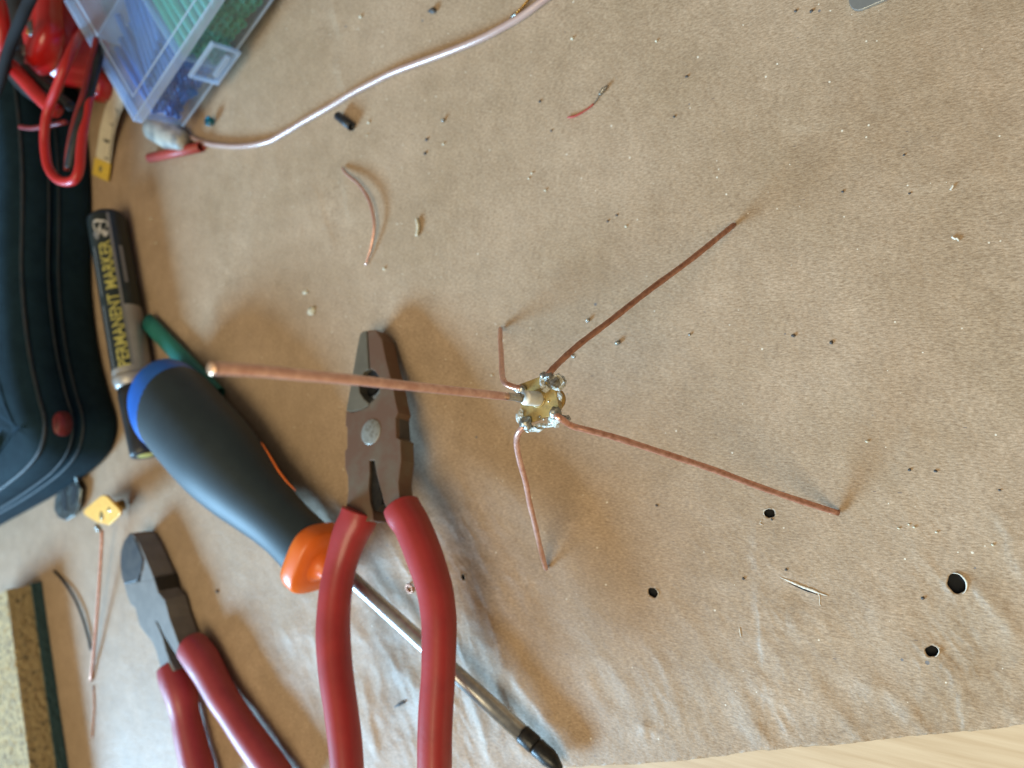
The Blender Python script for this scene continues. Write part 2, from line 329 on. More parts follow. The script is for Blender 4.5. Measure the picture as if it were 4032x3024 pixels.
# numpy value noise
def vnoise(x, y, seed=0):
    r = np.random.RandomState(seed); T = r.rand(256, 256)
    xi = np.floor(x).astype(int); yi = np.floor(y).astype(int); fx = x-xi; fy = y-yi; fx = fx*fx*(3-2*fx); fy = fy*fy*(3-2*fy)
    a = T[xi % 256, yi % 256]; b = T[(xi+1) % 256, yi % 256]; c = T[xi % 256, (yi+1) % 256]; d = T[(xi+1) % 256, (yi+1) % 256]
    return (a*(1-fx)+b*fx)*(1-fy)+(c*(1-fx)+d*fx)*fy
def fbm(x, y, seed, o=4): return sum(vnoise(x*2**k+17*k, y*2**k+5*k, seed+k)/2**k for k in range(o))/2
def ridged(x, y, seed, o=4): return sum((1-np.abs(2*vnoise(x*2**k+13*k, y*2**k+7*k, seed+k)-1))**2/2**k for k in range(o))/1.9
def seg_d(X, Y, a, b):
    d = b-a; L2 = d.dot(d); t = np.clip(((X-a[0])*d[0]+(Y-a[1])*d[1])/L2, 0, 1)
    s = ((X-a[0])*(-d[1])+(Y-a[1])*d[0])/math.sqrt(L2)
    return np.hypot(X-a[0]-t*d[0], Y-a[1]-t*d[1]), s, t
edge_px = [(1500, 3085), (2215, 3022), (2500, 3012), (2700, 2994), (2900, 2966), (3100, 2944), (3300, 2930), (3500, 2908), (3700, 2888), (3850, 2880), (3980, 2862), (4060, 2850)]
E_ = np.array([P(u, v)[:2] for u, v in edge_px]); E_ = np.vstack([[-820, -420], [-300, -215], E_, [60, E_[-1][1]+4]])
E_ = E_[np.argsort(E_[:, 0])]
def edge_y(x): return np.interp(x, E_[:, 0], E_[:, 1]) + .35*(vnoise(x*.6, x*0, 3)-.5)+.5*(vnoise(x*.12, x*0, 4)-.5)
HOLES = [(3030, 2021, 1.6, .12), (2572, 2333, 1.8, .10), (3768, 2297, 2.5, .30), (3670, 2563, 1.6, .16), (1828, 2272, 1.3, .35)]
def pm(u, v): return P(u, v)[:2]
def lines(a, b, n, p, cs):
    l = a+(b-a)*np.linspace(0, 1, n)**p
    for c in cs: l = np.concatenate([l[np.abs(l-c) > 4.2], np.arange(c-4.2, c+4.21, .3)])
    return np.sort(l)
hc_ = [pm(h[0], h[1]) for h in HOLES]
xs = lines(60, -820, 640, 1.28, [c[0] for c in hc_]); ys = lines(-330, 420, 560, 1.15, [c[1] for c in hc_])
nx, ny = len(xs), len(ys)
XX = np.repeat(xs[:, None], ny, 1); YY = np.repeat(ys[None, :], nx, 0)
eyv = edge_y(xs); first = np.array([int(np.searchsorted(ys, e)) for e in eyv])
for q in range(nx): YY[q, :first[q]] = eyv[q]
def hgt(X, Y):
    Z = .55*(fbm(X/45, Y/45, 11)-.5)+.22*(fbm(X/9, Y/9, 21)-.5)
    # crumpled zone along the near edge and below the pliers
    def zone(c, rx, ry, p=1.0): return np.exp(-(((X-c[0])/rx)**2+((Y-c[1])/ry)**2)*p)
    w = zone(pm(1700, 2750), 60, 55)+.8*zone(pm(1750, 2150), 32, 24)+.65*zone(pm(3300, 2900), 80, 16)+.6*zone(pm(3800, 2650), 30, 34)+.7*zone(pm(1270, 2000), 26, 26)+.3*zone(pm(3000, 2500), 40, 30)+.35*zone(pm(1050, 2650), 60, 50)
    aa = R(38); xr = X*math.cos(aa)+Y*math.sin(aa); yr = -X*math.sin(aa)+Y*math.cos(aa)
    Z += w*(2.0*(ridged(xr/16, yr/34, 31)-.45)+.45*(ridged(xr/6, yr/12, 41, 3)-.45))
    Z += .55*zone(pm(900, 800), 60, 90)*(ridged(X/22, Y/40, 51)-.5)
    # single creases: u1 v1 u2 v2 height width step
    for u1, v1, u2, v2, h, wd, st in CREASES:
        a, b = pm(u1, v1), pm(u2, v2); d, s, t = seg_d(X, Y, a, b)
        fade = np.clip(np.minimum(t, 1-t)*5, 0, 1)
        wob = s+1.2*(vnoise(t*7+u1, t*0, 61)-.5)
        Z += fade*h*(np.exp(-np.abs(wob)/wd)*np.exp(-(d/(wd*3))**2)) + fade*st*np.tanh(wob/(.5))*np.exp(-(d/(wd*5))**2)
    for u, v, r, h in BUMPS:
        c = pm(u, v); d = np.hypot(X-c[0], Y-c[1]); Z += h*np.exp(-(d/r)**2)
    for u, v, r, h in HOLES:
        c = pm(u, v); d = np.hypot(X-c[0], Y-c[1]); Z += h*np.exp(-((d-r)/(.9))**2)*(d > 0)
    return Z
CREASES = [(2960, 2040, 2965, 2300, .0, 4, .16), (2965, 2280, 3000, 2640, .0, 6, .22), (3110, 2350, 3110, 2520, .0, 3, .15), (3690, 2590, 3770, 2720, .15, 2.5, .15), (3770, 2700, 3785, 2890, .15, 3, .15),
           (3480, 2700, 3580, 2870, .2, 4, .15), (2500, 2860, 2640, 2900, .3, 3, 0), (2840, 2640, 3200, 2860, .2, 5, .15), (3060, 520, 3420, 440, .15, 4, .12), (3420, 440, 3700, 330, .1, 5, .1),
           (1300, 20, 1340, 160, .25, 3, .2), (1310, 230, 1370, 400, .2, 3, .15), (1330, 620, 1380, 900, .15, 4, .15), (1230, 700, 1330, 1000, .15, 5, -.12), (2200, 2080, 2500, 2060, .2, 5, .1),
           (1850, 2720, 1930, 3010, .9, 3, .5), (1950, 2650, 2080, 3000, .6, 4, -.4), (1600, 2620, 1700, 2950, .8, 5, .4), (1430, 2650, 1500, 3000, .7, 5, -.3), (1700, 2050, 1900, 2420, .6, 6, .3),
           (1220, 2450, 1290, 2760, .5, 5, .3), (3900, 2000, 4032, 2300, .3, 7, .2), (3820, 2300, 4000, 2520, .3, 7, .2), (3100, 2960, 3500, 2850, .3, 4, .0), (3900, 2640, 4030, 2770, .2, 4, .2),
           (1850, 2180, 2000, 2700, .5, 7, .3), (2000, 2650, 2200, 2900, .5, 6, .3), (650, 2700, 900, 3000, .4, 9, .2), (3550, 760, 3950, 700, .15, 7, .1), (3600, 1650, 3500, 1900, .12, 6, .1)]
BUMPS = [(3440, 2710, 3.0, .5), (2550, 2870, 2.6, .55), (2560, 2890, 1.4, -.5), (3740, 2410, 3, .25), (3150, 2345, 4.5, -.75), (3130, 2275, 3.5, .35), (1680, 2240, 5, .8), (1560, 2480, 6, .8), (1150, 2500, 8, .6), (2260, 2110, 3, .2), (860, 1250, 8, .8), (900, 1330, 6, .5)]
ZZ = hgt(XX, YY)
ZZ = np.maximum(ZZ, -1.2)
# snap hole rims
jj = np.arange(ny-1)[None, :]; keep = jj >= np.minimum(first[:-1], first[1:])[:, None]-1
cx = (XX[:-1, :-1]+XX[1:, 1:])/2; cy = (YY[:-1, :-1]+YY[1:, 1:])/2
for u, v, r, h in HOLES:
    c = pm(u, v); d = np.hypot(XX-c[0], YY-c[1]); an = np.arctan2(YY-c[1], XX-c[0]); rr = r*(1+.10*np.sin(an*2+u)+.05*np.sin(5*an+v))
    ins = (d < rr-.01) & (d < 8)
    bad = ins[:-1, :-1] | ins[1:, 1:] | ins[1:, :-1] | ins[:-1, 1:]
    touch = np.zeros_like(ins); touch[:-1, :-1] |= bad; touch[1:, 1:] |= bad; touch[1:, :-1] |= bad; touch[:-1, 1:] |= bad
    mk = touch & ~ins
    XX[mk] = c[0]+np.cos(an[mk])*rr[mk]; YY[mk] = c[1]+np.sin(an[mk])*rr[mk]
    keep &= ~bad
def gz(x, y): return float(hgt(np.array([[float(x)]]), np.array([[float(y)]]))[0, 0])
def grid_mesh(name, XX, YY, ZZ, keep, mat):
    nx, ny = XX.shape
    co = np.stack([XX, YY, ZZ], -1).reshape(-1, 3)*MM
    idx = np.arange(nx*ny).reshape(nx, ny); q = np.stack([idx[:-1, :-1], idx[1:, :-1], idx[1:, 1:], idx[:-1, 1:]], -1)[keep]
    us, inv = np.unique(q, return_inverse=True); co = co[us]; q = inv.reshape(-1, 4)
    me = bpy.data.meshes.new(name); me.vertices.add(len(co)); me.vertices.foreach_set('co', co.ravel())
    me.loops.add(q.size); me.loops.foreach_set('vertex_index', q.ravel().astype(np.int32))
    me.polygons.add(len(q)); me.polygons.foreach_set('loop_start', np.arange(0, q.size, 4, dtype=np.int32)); me.polygons.foreach_set('loop_total', np.full(len(q), 4, np.int32))
    me.polygons.foreach_set('use_smooth', np.ones(len(q), bool)); me.update(calc_edges=True); me.validate(); me.materials.append(mat)
    o = bpy.data.objects.new(name, me); C.objects.link(o); return o
paper = grid_mesh('brown_paper', XX, YY, ZZ, keep, M['paper'])
md = paper.modifiers.new('thickness', 'SOLIDIFY'); md.thickness = .00018; md.offset = -1
paper['kind'] = 'structure'
for i, (u, v, r, h) in enumerate(HOLES):
    c = P(u, v); zt = gz(c[0]+r, c[1])
    V = []; Fc = []
    for k in range(24):
        a = 2*math.pi*k/24; V.append((c[0]+r*1.25*math.cos(a), c[1]+r*1.25*math.sin(a), -.5)); 
    for k in range(24):
        a = 2*math.pi*k/24; V.append((c[0]+r*1.25*math.cos(a), c[1]+r*1.25*math.sin(a), bz+.12))
    for k in range(24): Fc.append([k, (k+1) % 24, 24+(k+1) % 24, 24+k])
    Fc.append([24+k for k in range(24)])
    mesh('screw_hole', V, Fc, M['hole'], bench)
    # torn pale rim on the far side from the window
    aw = {0: (1.2, 3.9), 1: (-.9, 1.2), 2: (-1.1, 1.9), 3: (-1.1, .9), 4: (-.6, 1.7)}[i]
    pts = []; rad = []
    nn_ = 14
    for k in range(nn_+1):
        a = aw[0]+(aw[1]-aw[0])*k/nn_; q = math.sin(math.pi*k/nn_); rr = r*(1.05+.10*math.sin(a*2+u)+.02*math.sin(5*a))
        x, y = c[0]+rr*math.cos(a), c[1]+rr*math.sin(a)
        pts.append((x, y, gz(x, y)+.12)); rad.append(.04+(.30 if i == 2 else .16)*q*(.8+.4*random.random()))
    tube('torn_rim', pts, rad, M['torn'], paper, seg=7)
# rip with raised pale fibres
def ribbon(name, pts, w, mat, parent, up=(0, 0, 1)):
    V = []; Fc = []
    for i, (p, ww) in enumerate(zip(pts, w)):
        p = np.array(p); V += [p-np.array([0, 0, .12]), p+np.array(up)*ww]
        if i: k = 2*i; Fc.append([k-2, k, k+1, k-1])
    return mesh(name, V, Fc, mat, parent)
rp_ = [(3072, 2272), (3100, 2283), (3130, 2296), (3165, 2312), (3195, 2322), (3225, 2334), (3262, 2346)]
rp_ = [a for a in cr(rp_, 4)]
pts = [P(a[0], a[1]) for a in rp_]; pts = [(p[0], p[1], gz(p[0], p[1])+.1) for p in pts]
tube('torn_flap', pts, [.08+.42*math.sin(math.pi*k/(len(pts)-1))*(.7+.5*random.random()) for k in range(len(pts))], M['torn'], paper, seg=7, flat=.8)
pts2 = [P(a[0]+4, a[1]+12) for a in rp_[4:-5]]; pts2 = [(p[0], p[1], gz(p[0], p[1])+.03) for p in pts2]
tube('flap_shadow', pts2, [.05+.20*math.sin(math.pi*k/(len(pts2)-1)) for k in range(len(pts2))], M['hole'], paper, seg=6, flat=.3)  # black sliver laid on the paper as the shadow under the flap
pts = [P(u, v) for u, v in ((3222, 2336), (3229, 2352), (3228, 2372), (3232, 2384))]; tube('torn_flap', [(p[0], p[1], gz(p[0], p[1])+.05) for p in cr(pts, 3)], .13, M['torn'], paper, seg=6)
pts = [P(u, v) for u, v in ((2912, 2470), (2914, 2488), (2919, 2508))]; tube('torn_flap', [(p[0], p[1], gz(p[0], p[1])+.1) for p in cr(pts, 3)], [.08, .2, .25, .25, .2, .15, .08], M['torn'], paper, seg=6)
pts = [P(u, v) for u, v in ((3000, 2045), (2993, 2060), (3004, 2066))]; tube('torn_flap', [(p[0], p[1], gz(p[0], p[1])+.1) for p in cr(pts, 3)], .12, M['torn'], paper, seg=6)
# ------------------------------------------------------------------ antenna
B0 = P(2506, 1587); bx, by = B0[0], B0[1]; ZF = 64.5
ant = thing('copper_wire_antenna', 'five-wire copper antenna standing on bare brown paper, its soldered square hub near the photo centre', 'antenna', (bx, by, 0))
def crnr(u, v): d = P(u, v)[:2]-np.array([bx, by]); return d/np.linalg.norm(d)
dirs = [crnr(1970, 1295), crnr(2890, 885), crnr(3300, 2020), crnr(2150, 2240)]
hd = 8.6
sq_ = []
for i, d in enumerate(dirs):
    t = np.array([-d[1], d[0]])
    for s in (1, -1):
        sq_.append((bx+d[0]*(hd-.9)+t[0]*s*.9, by+d[1]*(hd-.9)+t[1]*s*.9, ZF+.8))
sq_.sort(key=lambda p: math.atan2(p[1]-by, p[0]-bx))
plate('flange', sq_, 1.6, M['flange'], ant, .15)
# threaded coupling under the flange
rows = [(ZF-.8, 3.6), (ZF-1.6, 3.6), (ZF-1.7, 3.15)]; z = ZF-1.9
while z > ZF-9.5: rows += [(z, 3.2), (z-.2, 2.95), (z-.4, 3.2)]; z -= .6
rows += [(ZF-9.8, 2.9)]
tube('threaded_barrel', [(bx, by, zz) for zz, _ in rows], [r for _, r in rows], M['brass'], ant, seg=32)
# gold collar bulging round the insulator foot
el_dir = PN(1975, 1560, np.array([bx, by, 72.]), P(830, 1450, 172)); A_ = np.array([bx, by, ZF+.8]); A2 = np.array([bx-.2, by+.1, ZF+7.4])
tube('insulator', [A_, A_+(A2-A_)*.08, A_+(A2-A_)*.5, A_+(A2-A_)*.93, A2], [2.15, 2.2, 2.15, 2.1, 1.9], M['ptfe'], ant, seg=28)
def ring(c, r, rr, n=24): return [(c[0]+r*math.cos(2*math.pi*k/n), c[1]+r*math.sin(2*math.pi*k/n), c[2]) for k in range(n+1)]
tube('flux_ring', ring((bx, by, ZF+.85), 2.35, 0), .3, M['flange'], ant, seg=8)
# driven wire
top = P(832, 1450, 172); low = np.array([bx-.3, by+.1, ZF+7.6])
wp = [(832, 1450), (1000, 1459), (1200, 1478), (1400, 1497), (1600, 1519), (1800, 1540), (1995, 1561)]
wpts = cr([PN(u, v, low, top) for u, v in wp], 8)
w = tube('driven_wire', wpts, [1.10+.02*math.sin(i*1.7) for i in range(len(wpts))], M['copper_pink'], ant, seg=14)
d = wpts[0]-wpts[1]; d /= np.linalg.norm(d)
mesh('cut_end', *tube_vf([wpts[0]-d*.02, wpts[0]+d*.05, wpts[0]+d*.22], [1.13, 1.08, .7], 14), M['copper_cut'], w)
tp = cr([PN(1995, 1561, low, top), PN(2022, 1563, low, top), PN(2046, 1566, low, top)], 4)
tube('tinned_pin', tp, [1.1, 1.1, 1.12, 1.1, 1.08, 1.1, 1.12, 1.15, 1.15], M['tin'], ant, seg=14)
blob('solder_joint', tp[-1], (1.5, 1.3, 1.2), M['solder'], ant, .35, 1.3, 3, seed=4)
# ground legs
def leg(px, rad, mt, zr):
    tip = P(px[-1][0], px[-1][1], .9); rootp = P(px[0][0], px[0][1], zr)
    pp = []
    for i, q in enumerate(px):
        if len(q) == 3: pp.append(P(*q))
        elif i == 0: pp.append(rootp)
        elif i == len(px)-1: pp.append(tip)
        else: pp.append(PN(q[0], q[1], rootp, tip))
    s = cr(pp, 7)
    rr = [rad*(1+.035*math.sin(i*.9)+.03*math.sin(i*2.3+1)) for i in range(len(s))]
    rr[-1] *= .93
    return tube('ground_leg', s, rr, mt, ant, seg=14)
leg([(2052, 1529, ZF+2.4), (2022, 1524, ZF+2.4), (1988, 1506, ZF+1.0), (1977, 1470), (1974, 1400), (1970, 1340), (1970, 1295)], .94, M['copper'], ZF)
leg([(2150, 1490, ZF+1.5), (2168, 1462, ZF+1.6), (2215, 1415), (2270, 1365), (2330, 1318), (2420, 1250), (2560, 1140), (2720, 1022), (2890, 885)], .94, M['copper_dark'], ZF)
leg([(2188, 1634, ZF+2.6), (2208, 1648, ZF+2.6), (2250, 1676), (2310, 1693), (2420, 1722), (2600, 1780), (2800, 1846), (2960, 1906), (3120, 1962), (3300, 2020)], .94, M['copper'], ZF)
leg([(2062, 1678, ZF+2.0), (2040, 1708, ZF+1.2), (2034, 1745, ZF-4), (2045, 1810), (2070, 1900), (2085, 1980), (2105, 2060), (2128, 2160), (2150, 2240)], .94, M['copper_pink'], ZF)
# solder masses on the four corners
def sj(u, v, z, s, m, amp, fr, sd, flat=False, name='solder_joint', sub=3): return blob(name, P(u, v, z), s, M[m], ant, amp*(.75 if flat else 1), fr*(.8 if flat else 1), 2 if flat else sub, flat, sd)
sj(2046, 1532, ZF+2.0, (2.0, 1.3, 1.4), 'solder', .25, 1.0, 1)
sj(2030, 1526, ZF+2.3, (1.3, 1.0, 1.0), 'tin', .2, 1.0, 2)
sj(2182, 1502, ZF+1.6, (1.9, 1.9, 1.3), 'solder_dark', .75, 1.7, 3, True)
sj(2200, 1508, ZF+2.0, (2.0, 1.9, 1.5), 'solder_white', .9, 1.6, 5, True)
sj(2186, 1508, ZF+3.0, (1.6, 1.5, 1.5), 'solder', .6, 1.5, 15, True)
sj(2158, 1484, ZF+1.6, (1.9, 1.6, 1.4), 'solder', .7, 1.8, 6, True)
sj(2142, 1478, ZF+1.2, (1.2, 1.1, 1.2), 'tin', .3, 1.2, 16)
sj(2150, 1530, ZF+1.2, (1.5, 1.1, .8), 'solder_white', .5, 1.6, 7, True)
sj(2136, 1502, ZF+1.0, (.9, 1.6, .8), 'solder_white', .8, 2.0, 8, True)
sj(2204, 1556, ZF+.6, (.7, 1.6, .5), 'solder_white', .8, 2.0, 9, True)
sj(2214, 1500, ZF+1.5, (1.0, 1.4, 1.1), 'solder_white', .8, 2.0, 17, True)
sj(2188, 1624, ZF+2.0, (1.8, 1.6, 1.6), 'solder_dark', .4, 1.4, 10)
sj(2186, 1652, ZF+.9, (2.4, 1.7, .9), 'solder_white', .85, 2.0, 11, True)
sj(2172, 1656, ZF+.8, (1.4, 1.6, .9), 'solder_white', .85, 2.2, 18, True)
sj(2070, 1668, ZF+1.8, (2.0, 1.9, 1.5), 'solder_dark', .5, 1.4, 12)
sj(2050, 1640, ZF+.9, (1.4, 1.9, .9), 'solder_white', .8, 2.0, 13, True)
sj(2102, 1690, ZF+.6, (3.2, .8, .7), 'solder_white', .8, 2.4, 14, True)
sj(2140, 1676, ZF+.6, (3.2, .6, .6), 'solder_white', .8, 2.6, 19, True)
sj(2226, 1650, ZF-2, (1.4, 1.2, 1.4), 'solder', .8, 2.0, 20, True)
sj(2258, 1400, 55, (.9, .7, .7), 'solder_white', .8, 2.0, 21, True)
for k, (u, v, s) in enumerate([(2125, 1640, .3), (2140, 1650, .3), (2160, 1580, .3), (2080, 1700, .4)]):
    sj(u, v, ZF+.9, (s, s, s*.5), 'tin', .5, 2, 30+k, name='solder_bead', sub=2)
# ------------------------------------------------------------------ lineman pliers
yt = P(1450, 1300, 12)[1]
SL = .205
def plz(c0):       # tilted plane z = c0 + SL*(yt - y)
    n = np.array([0, SL, 1.]); return n, c0+SL*yt
def PT(u, v, c0=9.6): n, d = plz(c0); return PP(u, v, n, d)
UPN = np.array([0, SL, 1.]); UPN /= np.linalg.norm(UPN)
pl = thing('combination_pliers', 'large pliers with brown steel jaws and bright red grips resting across the screwdriver', 'pliers', PT(1460, 1700, 0))
hole_l = [(1452, 1452), (1436, 1462), (1421, 1485), (1413, 1515), (1416, 1545), (1432, 1570), (1454, 1586)]
hole_r = [(1458, 1586), (1478, 1568), (1493, 1545), (1497, 1515), (1491, 1482), (1477, 1462), (1457, 1452)]
jawL = [(1444, 1301), (1428, 1305), (1417, 1317), (1404, 1379), (1388, 1471), (1374, 1553), (1363, 1618)] + [(1385, 1622), (1425, 1612), (1448, 1598)] + [(1453, 1588)] + hole_l[::-1][1:] + [(1449, 1400), (1446, 1345)]
jawR = [(1448, 1300), (1480, 1298), (1504, 1336), (1520, 1417), (1535, 1475), (1548, 1526), (1558, 1580), (1568, 1623), (1558, 1645), (1561, 1721), (1577, 1732), (1580, 1813), (1572, 1870), (1569, 1905), (1577, 1992), (1582, 2050),
        (1545, 2050), (1530, 2010), (1512, 1980), (1502, 1940), (1486, 1880), (1480, 1850), (1474, 1813), (1455, 1813), (1456, 1860), (1452, 1920), (1456, 1975), (1466, 2012), (1470, 2050),
        (1380, 2060), (1355, 2030), (1363, 2003), (1371, 1932), (1369, 1873), (1358, 1840), (1358, 1775), (1366, 1767), (1367, 1683), (1360, 1677), (1362, 1619.5)] + [(1385, 1623.5), (1425, 1613.5), (1450, 1600)] + hole_r + [(1453, 1400), (1450, 1345)]
plate('jaw', [PT(u, v) for u, v in jawL], 8.2, M['steel'], pl, .35, updir=UPN)
plate('jaw', [PT(u, v) for u, v in jawR], 8.2, M['steel_rust'], pl, .35, updir=UPN)
hc = PT(1455, 1515, 4.4); tube('wire_hole', [hc, hc-UPN*2], 4.9, M['hole'], pl, seg=24, up=np.array([0, 1., 0]))
# dark inner block behind the seam and joint step on the outer side
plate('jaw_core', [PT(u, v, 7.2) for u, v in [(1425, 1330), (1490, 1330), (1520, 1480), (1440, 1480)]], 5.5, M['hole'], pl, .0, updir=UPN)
plate('joint_block', [PT(u, v, 7.4) for u, v in [(1480, 1640), (1572, 1640), (1577, 1735), (1480, 1735)]], 6.4, M['steel_dark'], pl, .3, updir=UPN)
plate('slot_shade_plate', [PT(u, v, 8.2) for u, v in [(1452, 1812), (1476, 1812), (1488, 1880), (1504, 1960), (1503, 1985), (1484, 2014), (1442, 1990), (1448, 1920)]], 6.5, M['black_metal'], pl, .0, updir=UPN)  # added black plate, paints the deep shade between the handle shanks
rc = PT(1460, 1700, 9.72)
tube('rivet', [rc-UPN*1, rc, rc+UPN*.12], [5.6, 5.6, 5.3], M['rivet'], pl, seg=36)
gl = [(1420, 2014, 72), (1407, 2052, 72), (1381, 2103, 69), (1347, 2205, 61), (1325, 2306, 62), (1314, 2410, 63), (1312, 2510, 65), (1322, 2645, 65), (1341, 2781, 64), (1358, 2916, 64), (1367, 3024, 63), (1374, 3160, 60)]
gr = [(1580, 1993, 70), (1594, 2025, 72), (1622, 2069, 70), (1664, 2171, 71), (1708, 2306, 69), (1724, 2400, 68), (1729, 2476, 67), (1726, 2645, 65), (1717, 2781, 66), (1712, 2900, 66), (1711, 3024, 66), (1708, 3160, 62)]
def grip(name, rows, mt, parent, pf, flat, sc_=1.0, ridge=.012):
    p = cr([np.append(pf(u, v), h) for u, v, h in rows], 6)
    pts = [q[:3] for q in p]; rad = [px2mm(q[:3], q[3])*(1+ridge*math.sin(i*1.9)) for i, q in enumerate(p)]
    return tube(name, pts, rad, mt, parent, seg=28, flat=flat, dome=.07, up=np.array([0, 0, 1.]), sq=2.35)
grip('grip', gl, M['red_grip'], pl, lambda u, v: PT(u, v, 6.8), .98, .94, 0)
grip('grip', gr, M['red_grip'], pl, lambda u, v: PT(u, v, 6.8), .98, .94, 0)
# ------------------------------------------------------------------ screwdriver
hz = 18.5; ax0 = P(640, 1570, hz); ax1 = P(1190, 2142, 17.5)
sd = thing('screwdriver', 'big screwdriver with charcoal rubber handle, blue end, orange collar and steel shaft', 'screwdriver', P(900, 1880, 0))
hp = [(612, 1535, hz, 92), (622, 1546, hz, 134), (644, 1568, hz, 166), (680, 1606, hz, 184), (722, 1652, hz, 191), (790, 1730, hz, 194), (865, 1812, hz, 192), (935, 1888, 18, 176), (1000, 1955, 17.7, 155), (1065, 2018, 17.5, 138), (1130, 2082, 17.3, 129), (1195, 2148, 17, 132), (1232, 2185, 16.8, 138)]
rows = cr([np.append(P(u, v, z), h) for u, v, z, h in hp], 6)
UPZ = np.array([0, 0, 1.])
tube('rubber_handle', [q[:3] for q in rows], [px2mm(q[:3], q[3])*.97 for q in rows], M['rubber'], sd, seg=40, flat=.75, up=UPZ, dome=.12)
cp = [(590, 1515, 70), (598, 1523, 112), (614, 1540, 148), (640, 1567, 174), (670, 1600, 187), (700, 1632, 184)]
rows = cr([np.append(P(u, v, hz-.3), h) for u, v, h in cp], 5)
tube('end_cap', [q[:3] for q in rows], [px2mm(q[:3], q[3])*.97 for q in rows], M['blue'], sd, seg=40, flat=.74, up=UPZ, dome=.12)
# orange inlay along the far flank
il = []
for u, v in ((1035, 1735), (1075, 1800), (1105, 1850), (1140, 1895), (1170, 1925)): il.append(P(u-6, v+6, 20))
tube('grip_inlay', cr(il, 5), [.2+.32*math.sin(math.pi*k/20) for k in range(21)], M['orange'], sd, seg=10)
# collar: six-sided flare then nose
cl = [(1218, 2172, 140), (1221, 2175, 155), (1232, 2186, 162), (1258, 2211, 160), (1266, 2218, 152), (1272, 2224, 96), (1290, 2240, 62), (1322, 2268, 54), (1334, 2278, 40)]
rows = [np.append(P(u, v, 16.8), h) for u, v, h in cl]
tube('collar', [q[:3] for q in rows[:6]], [px2mm(q[:3], q[3])*.88 for q in rows[:6]], M['orange'], sd, seg=36, flat=.86, up=UPZ, sq=3.2)
tube('nose', [q[:3] for q in rows[4:]], [px2mm(q[:3], q[3])*.75 for q in rows[4:]], M['orange'], sd, seg=24, flat=.95, up=UPZ)
sa = P(1300, 2205, 16.0); sb = P(2052, 2884, 7.2)
sh = [PN(u, v, sa, sb) for u, v in ((1300, 2210), (1398, 2291), (1530, 2420), (1662, 2548), (1798, 2664), (1925, 2774), (2056, 2888))]
sa, sb = sh[1], sh[-1]; dv = (sb-sa)/np.linalg.norm(sb-sa)
tube('shaft', [sa-dv*14, sa, (sa+sb)/2, sb], 3.25, M['chrome'], sd, seg=32)
e = sb
tube('bit_holder', [e-dv*.1, e, e+dv*.6, e+dv*6, e+dv*6.6], [3.1, 3.4, 3.5, 3.5, 3.2], M['black_metal'], sd, seg=28)
tube('bit', [e+dv*6.4, e+dv*7.5, e+dv*10, e+dv*13, e+dv*16, e+dv*19], [2.9, 3.5, 3.3, 3.5, 2.6, 1.0], M['black_metal'], sd, seg=8, twist=.08)
# ------------------------------------------------------------------ side cutters
ZT = 14.0
cu = thing('diagonal_cutters', 'small side-cutting pliers with grey steel head and dull red grips, leftmost pliers', 'pliers', P(590, 2400, 0))
def PC(u, v, z=ZT): return P(u, v, z)
plate('blade', [PC(u, v) for u, v in [(509, 2100), (488, 2130), (475, 2171), (473, 2225), (479, 2270), (489, 2301), (540, 2288), (555, 2245), (562, 2205), (553, 2175), (535, 2135), (520, 2105)]], 12.5, M['steel_dark'], cu, .4)
plate('blade', [PC(u, v) for u, v in [(513, 2100), (528, 2110), (548, 2140), (566, 2178), (592, 2240), (607, 2280), (600, 2284), (558, 2290), (551, 2284), (566, 2240), (569, 2200), (556, 2168), (538, 2130)]], 12.5, M['steel_grey'], cu, .3)
plate('head', [PC(u, v, ZT+.15) for u, v in [(489, 2301), (500, 2345), (515, 2381), (532, 2392), (549, 2463), (570, 2492), (597, 2524), (615, 2565), (631, 2629), (640, 2660), (690, 2640), (668, 2600), (654, 2560), (640, 2510), (622, 2465), (610, 2442), (622, 2452), (645, 2500), (672, 2545), (700, 2590), (740, 2560),
        (705, 2537), (688, 2490), (668, 2436), (655, 2385), (648, 2361), (624, 2334), (607, 2282), (545, 2290)]], 12.6, M['steel_grey'], cu, .35)
plate('outer_jaw', [PC(u, v, ZT-.7) for u, v in [(524, 2099), (560, 2155), (590, 2230), (607, 2285), (598, 2290), (560, 2290), (540, 2200)]], 12.2, M['steel_rust'], cu, .6)
plate('joint_block', [PC(u, v, ZT-.4) for u, v in [(590, 2272), (612, 2272), (628, 2336), (600, 2336)]], 12.6, M['black_metal'], cu, .3)
gL = [(672, 2622, 54), (686, 2660, 61), (703, 2705, 62), (716, 2748, 60), (729, 2815, 55), (743, 2883, 58), (760, 2955, 60), (778, 3024, 62), (806, 3130, 60)]
gR = [(752, 2545, 60), (770, 2565, 63), (798, 2605, 64), (832, 2665, 60), (877, 2748, 58), (922, 2815, 57), (967, 2883, 59), (1018, 2955, 61), (1068, 3024, 62), (1140, 3130, 60)]
grip('grip', gL, M['red_pink'], cu, lambda u, v: P(u, v, 9.5), .95, .96, 0)
grip('grip', gR, M['red_pink'], cu, lambda u, v: P(u, v, 9.3), .95, .94, 0)
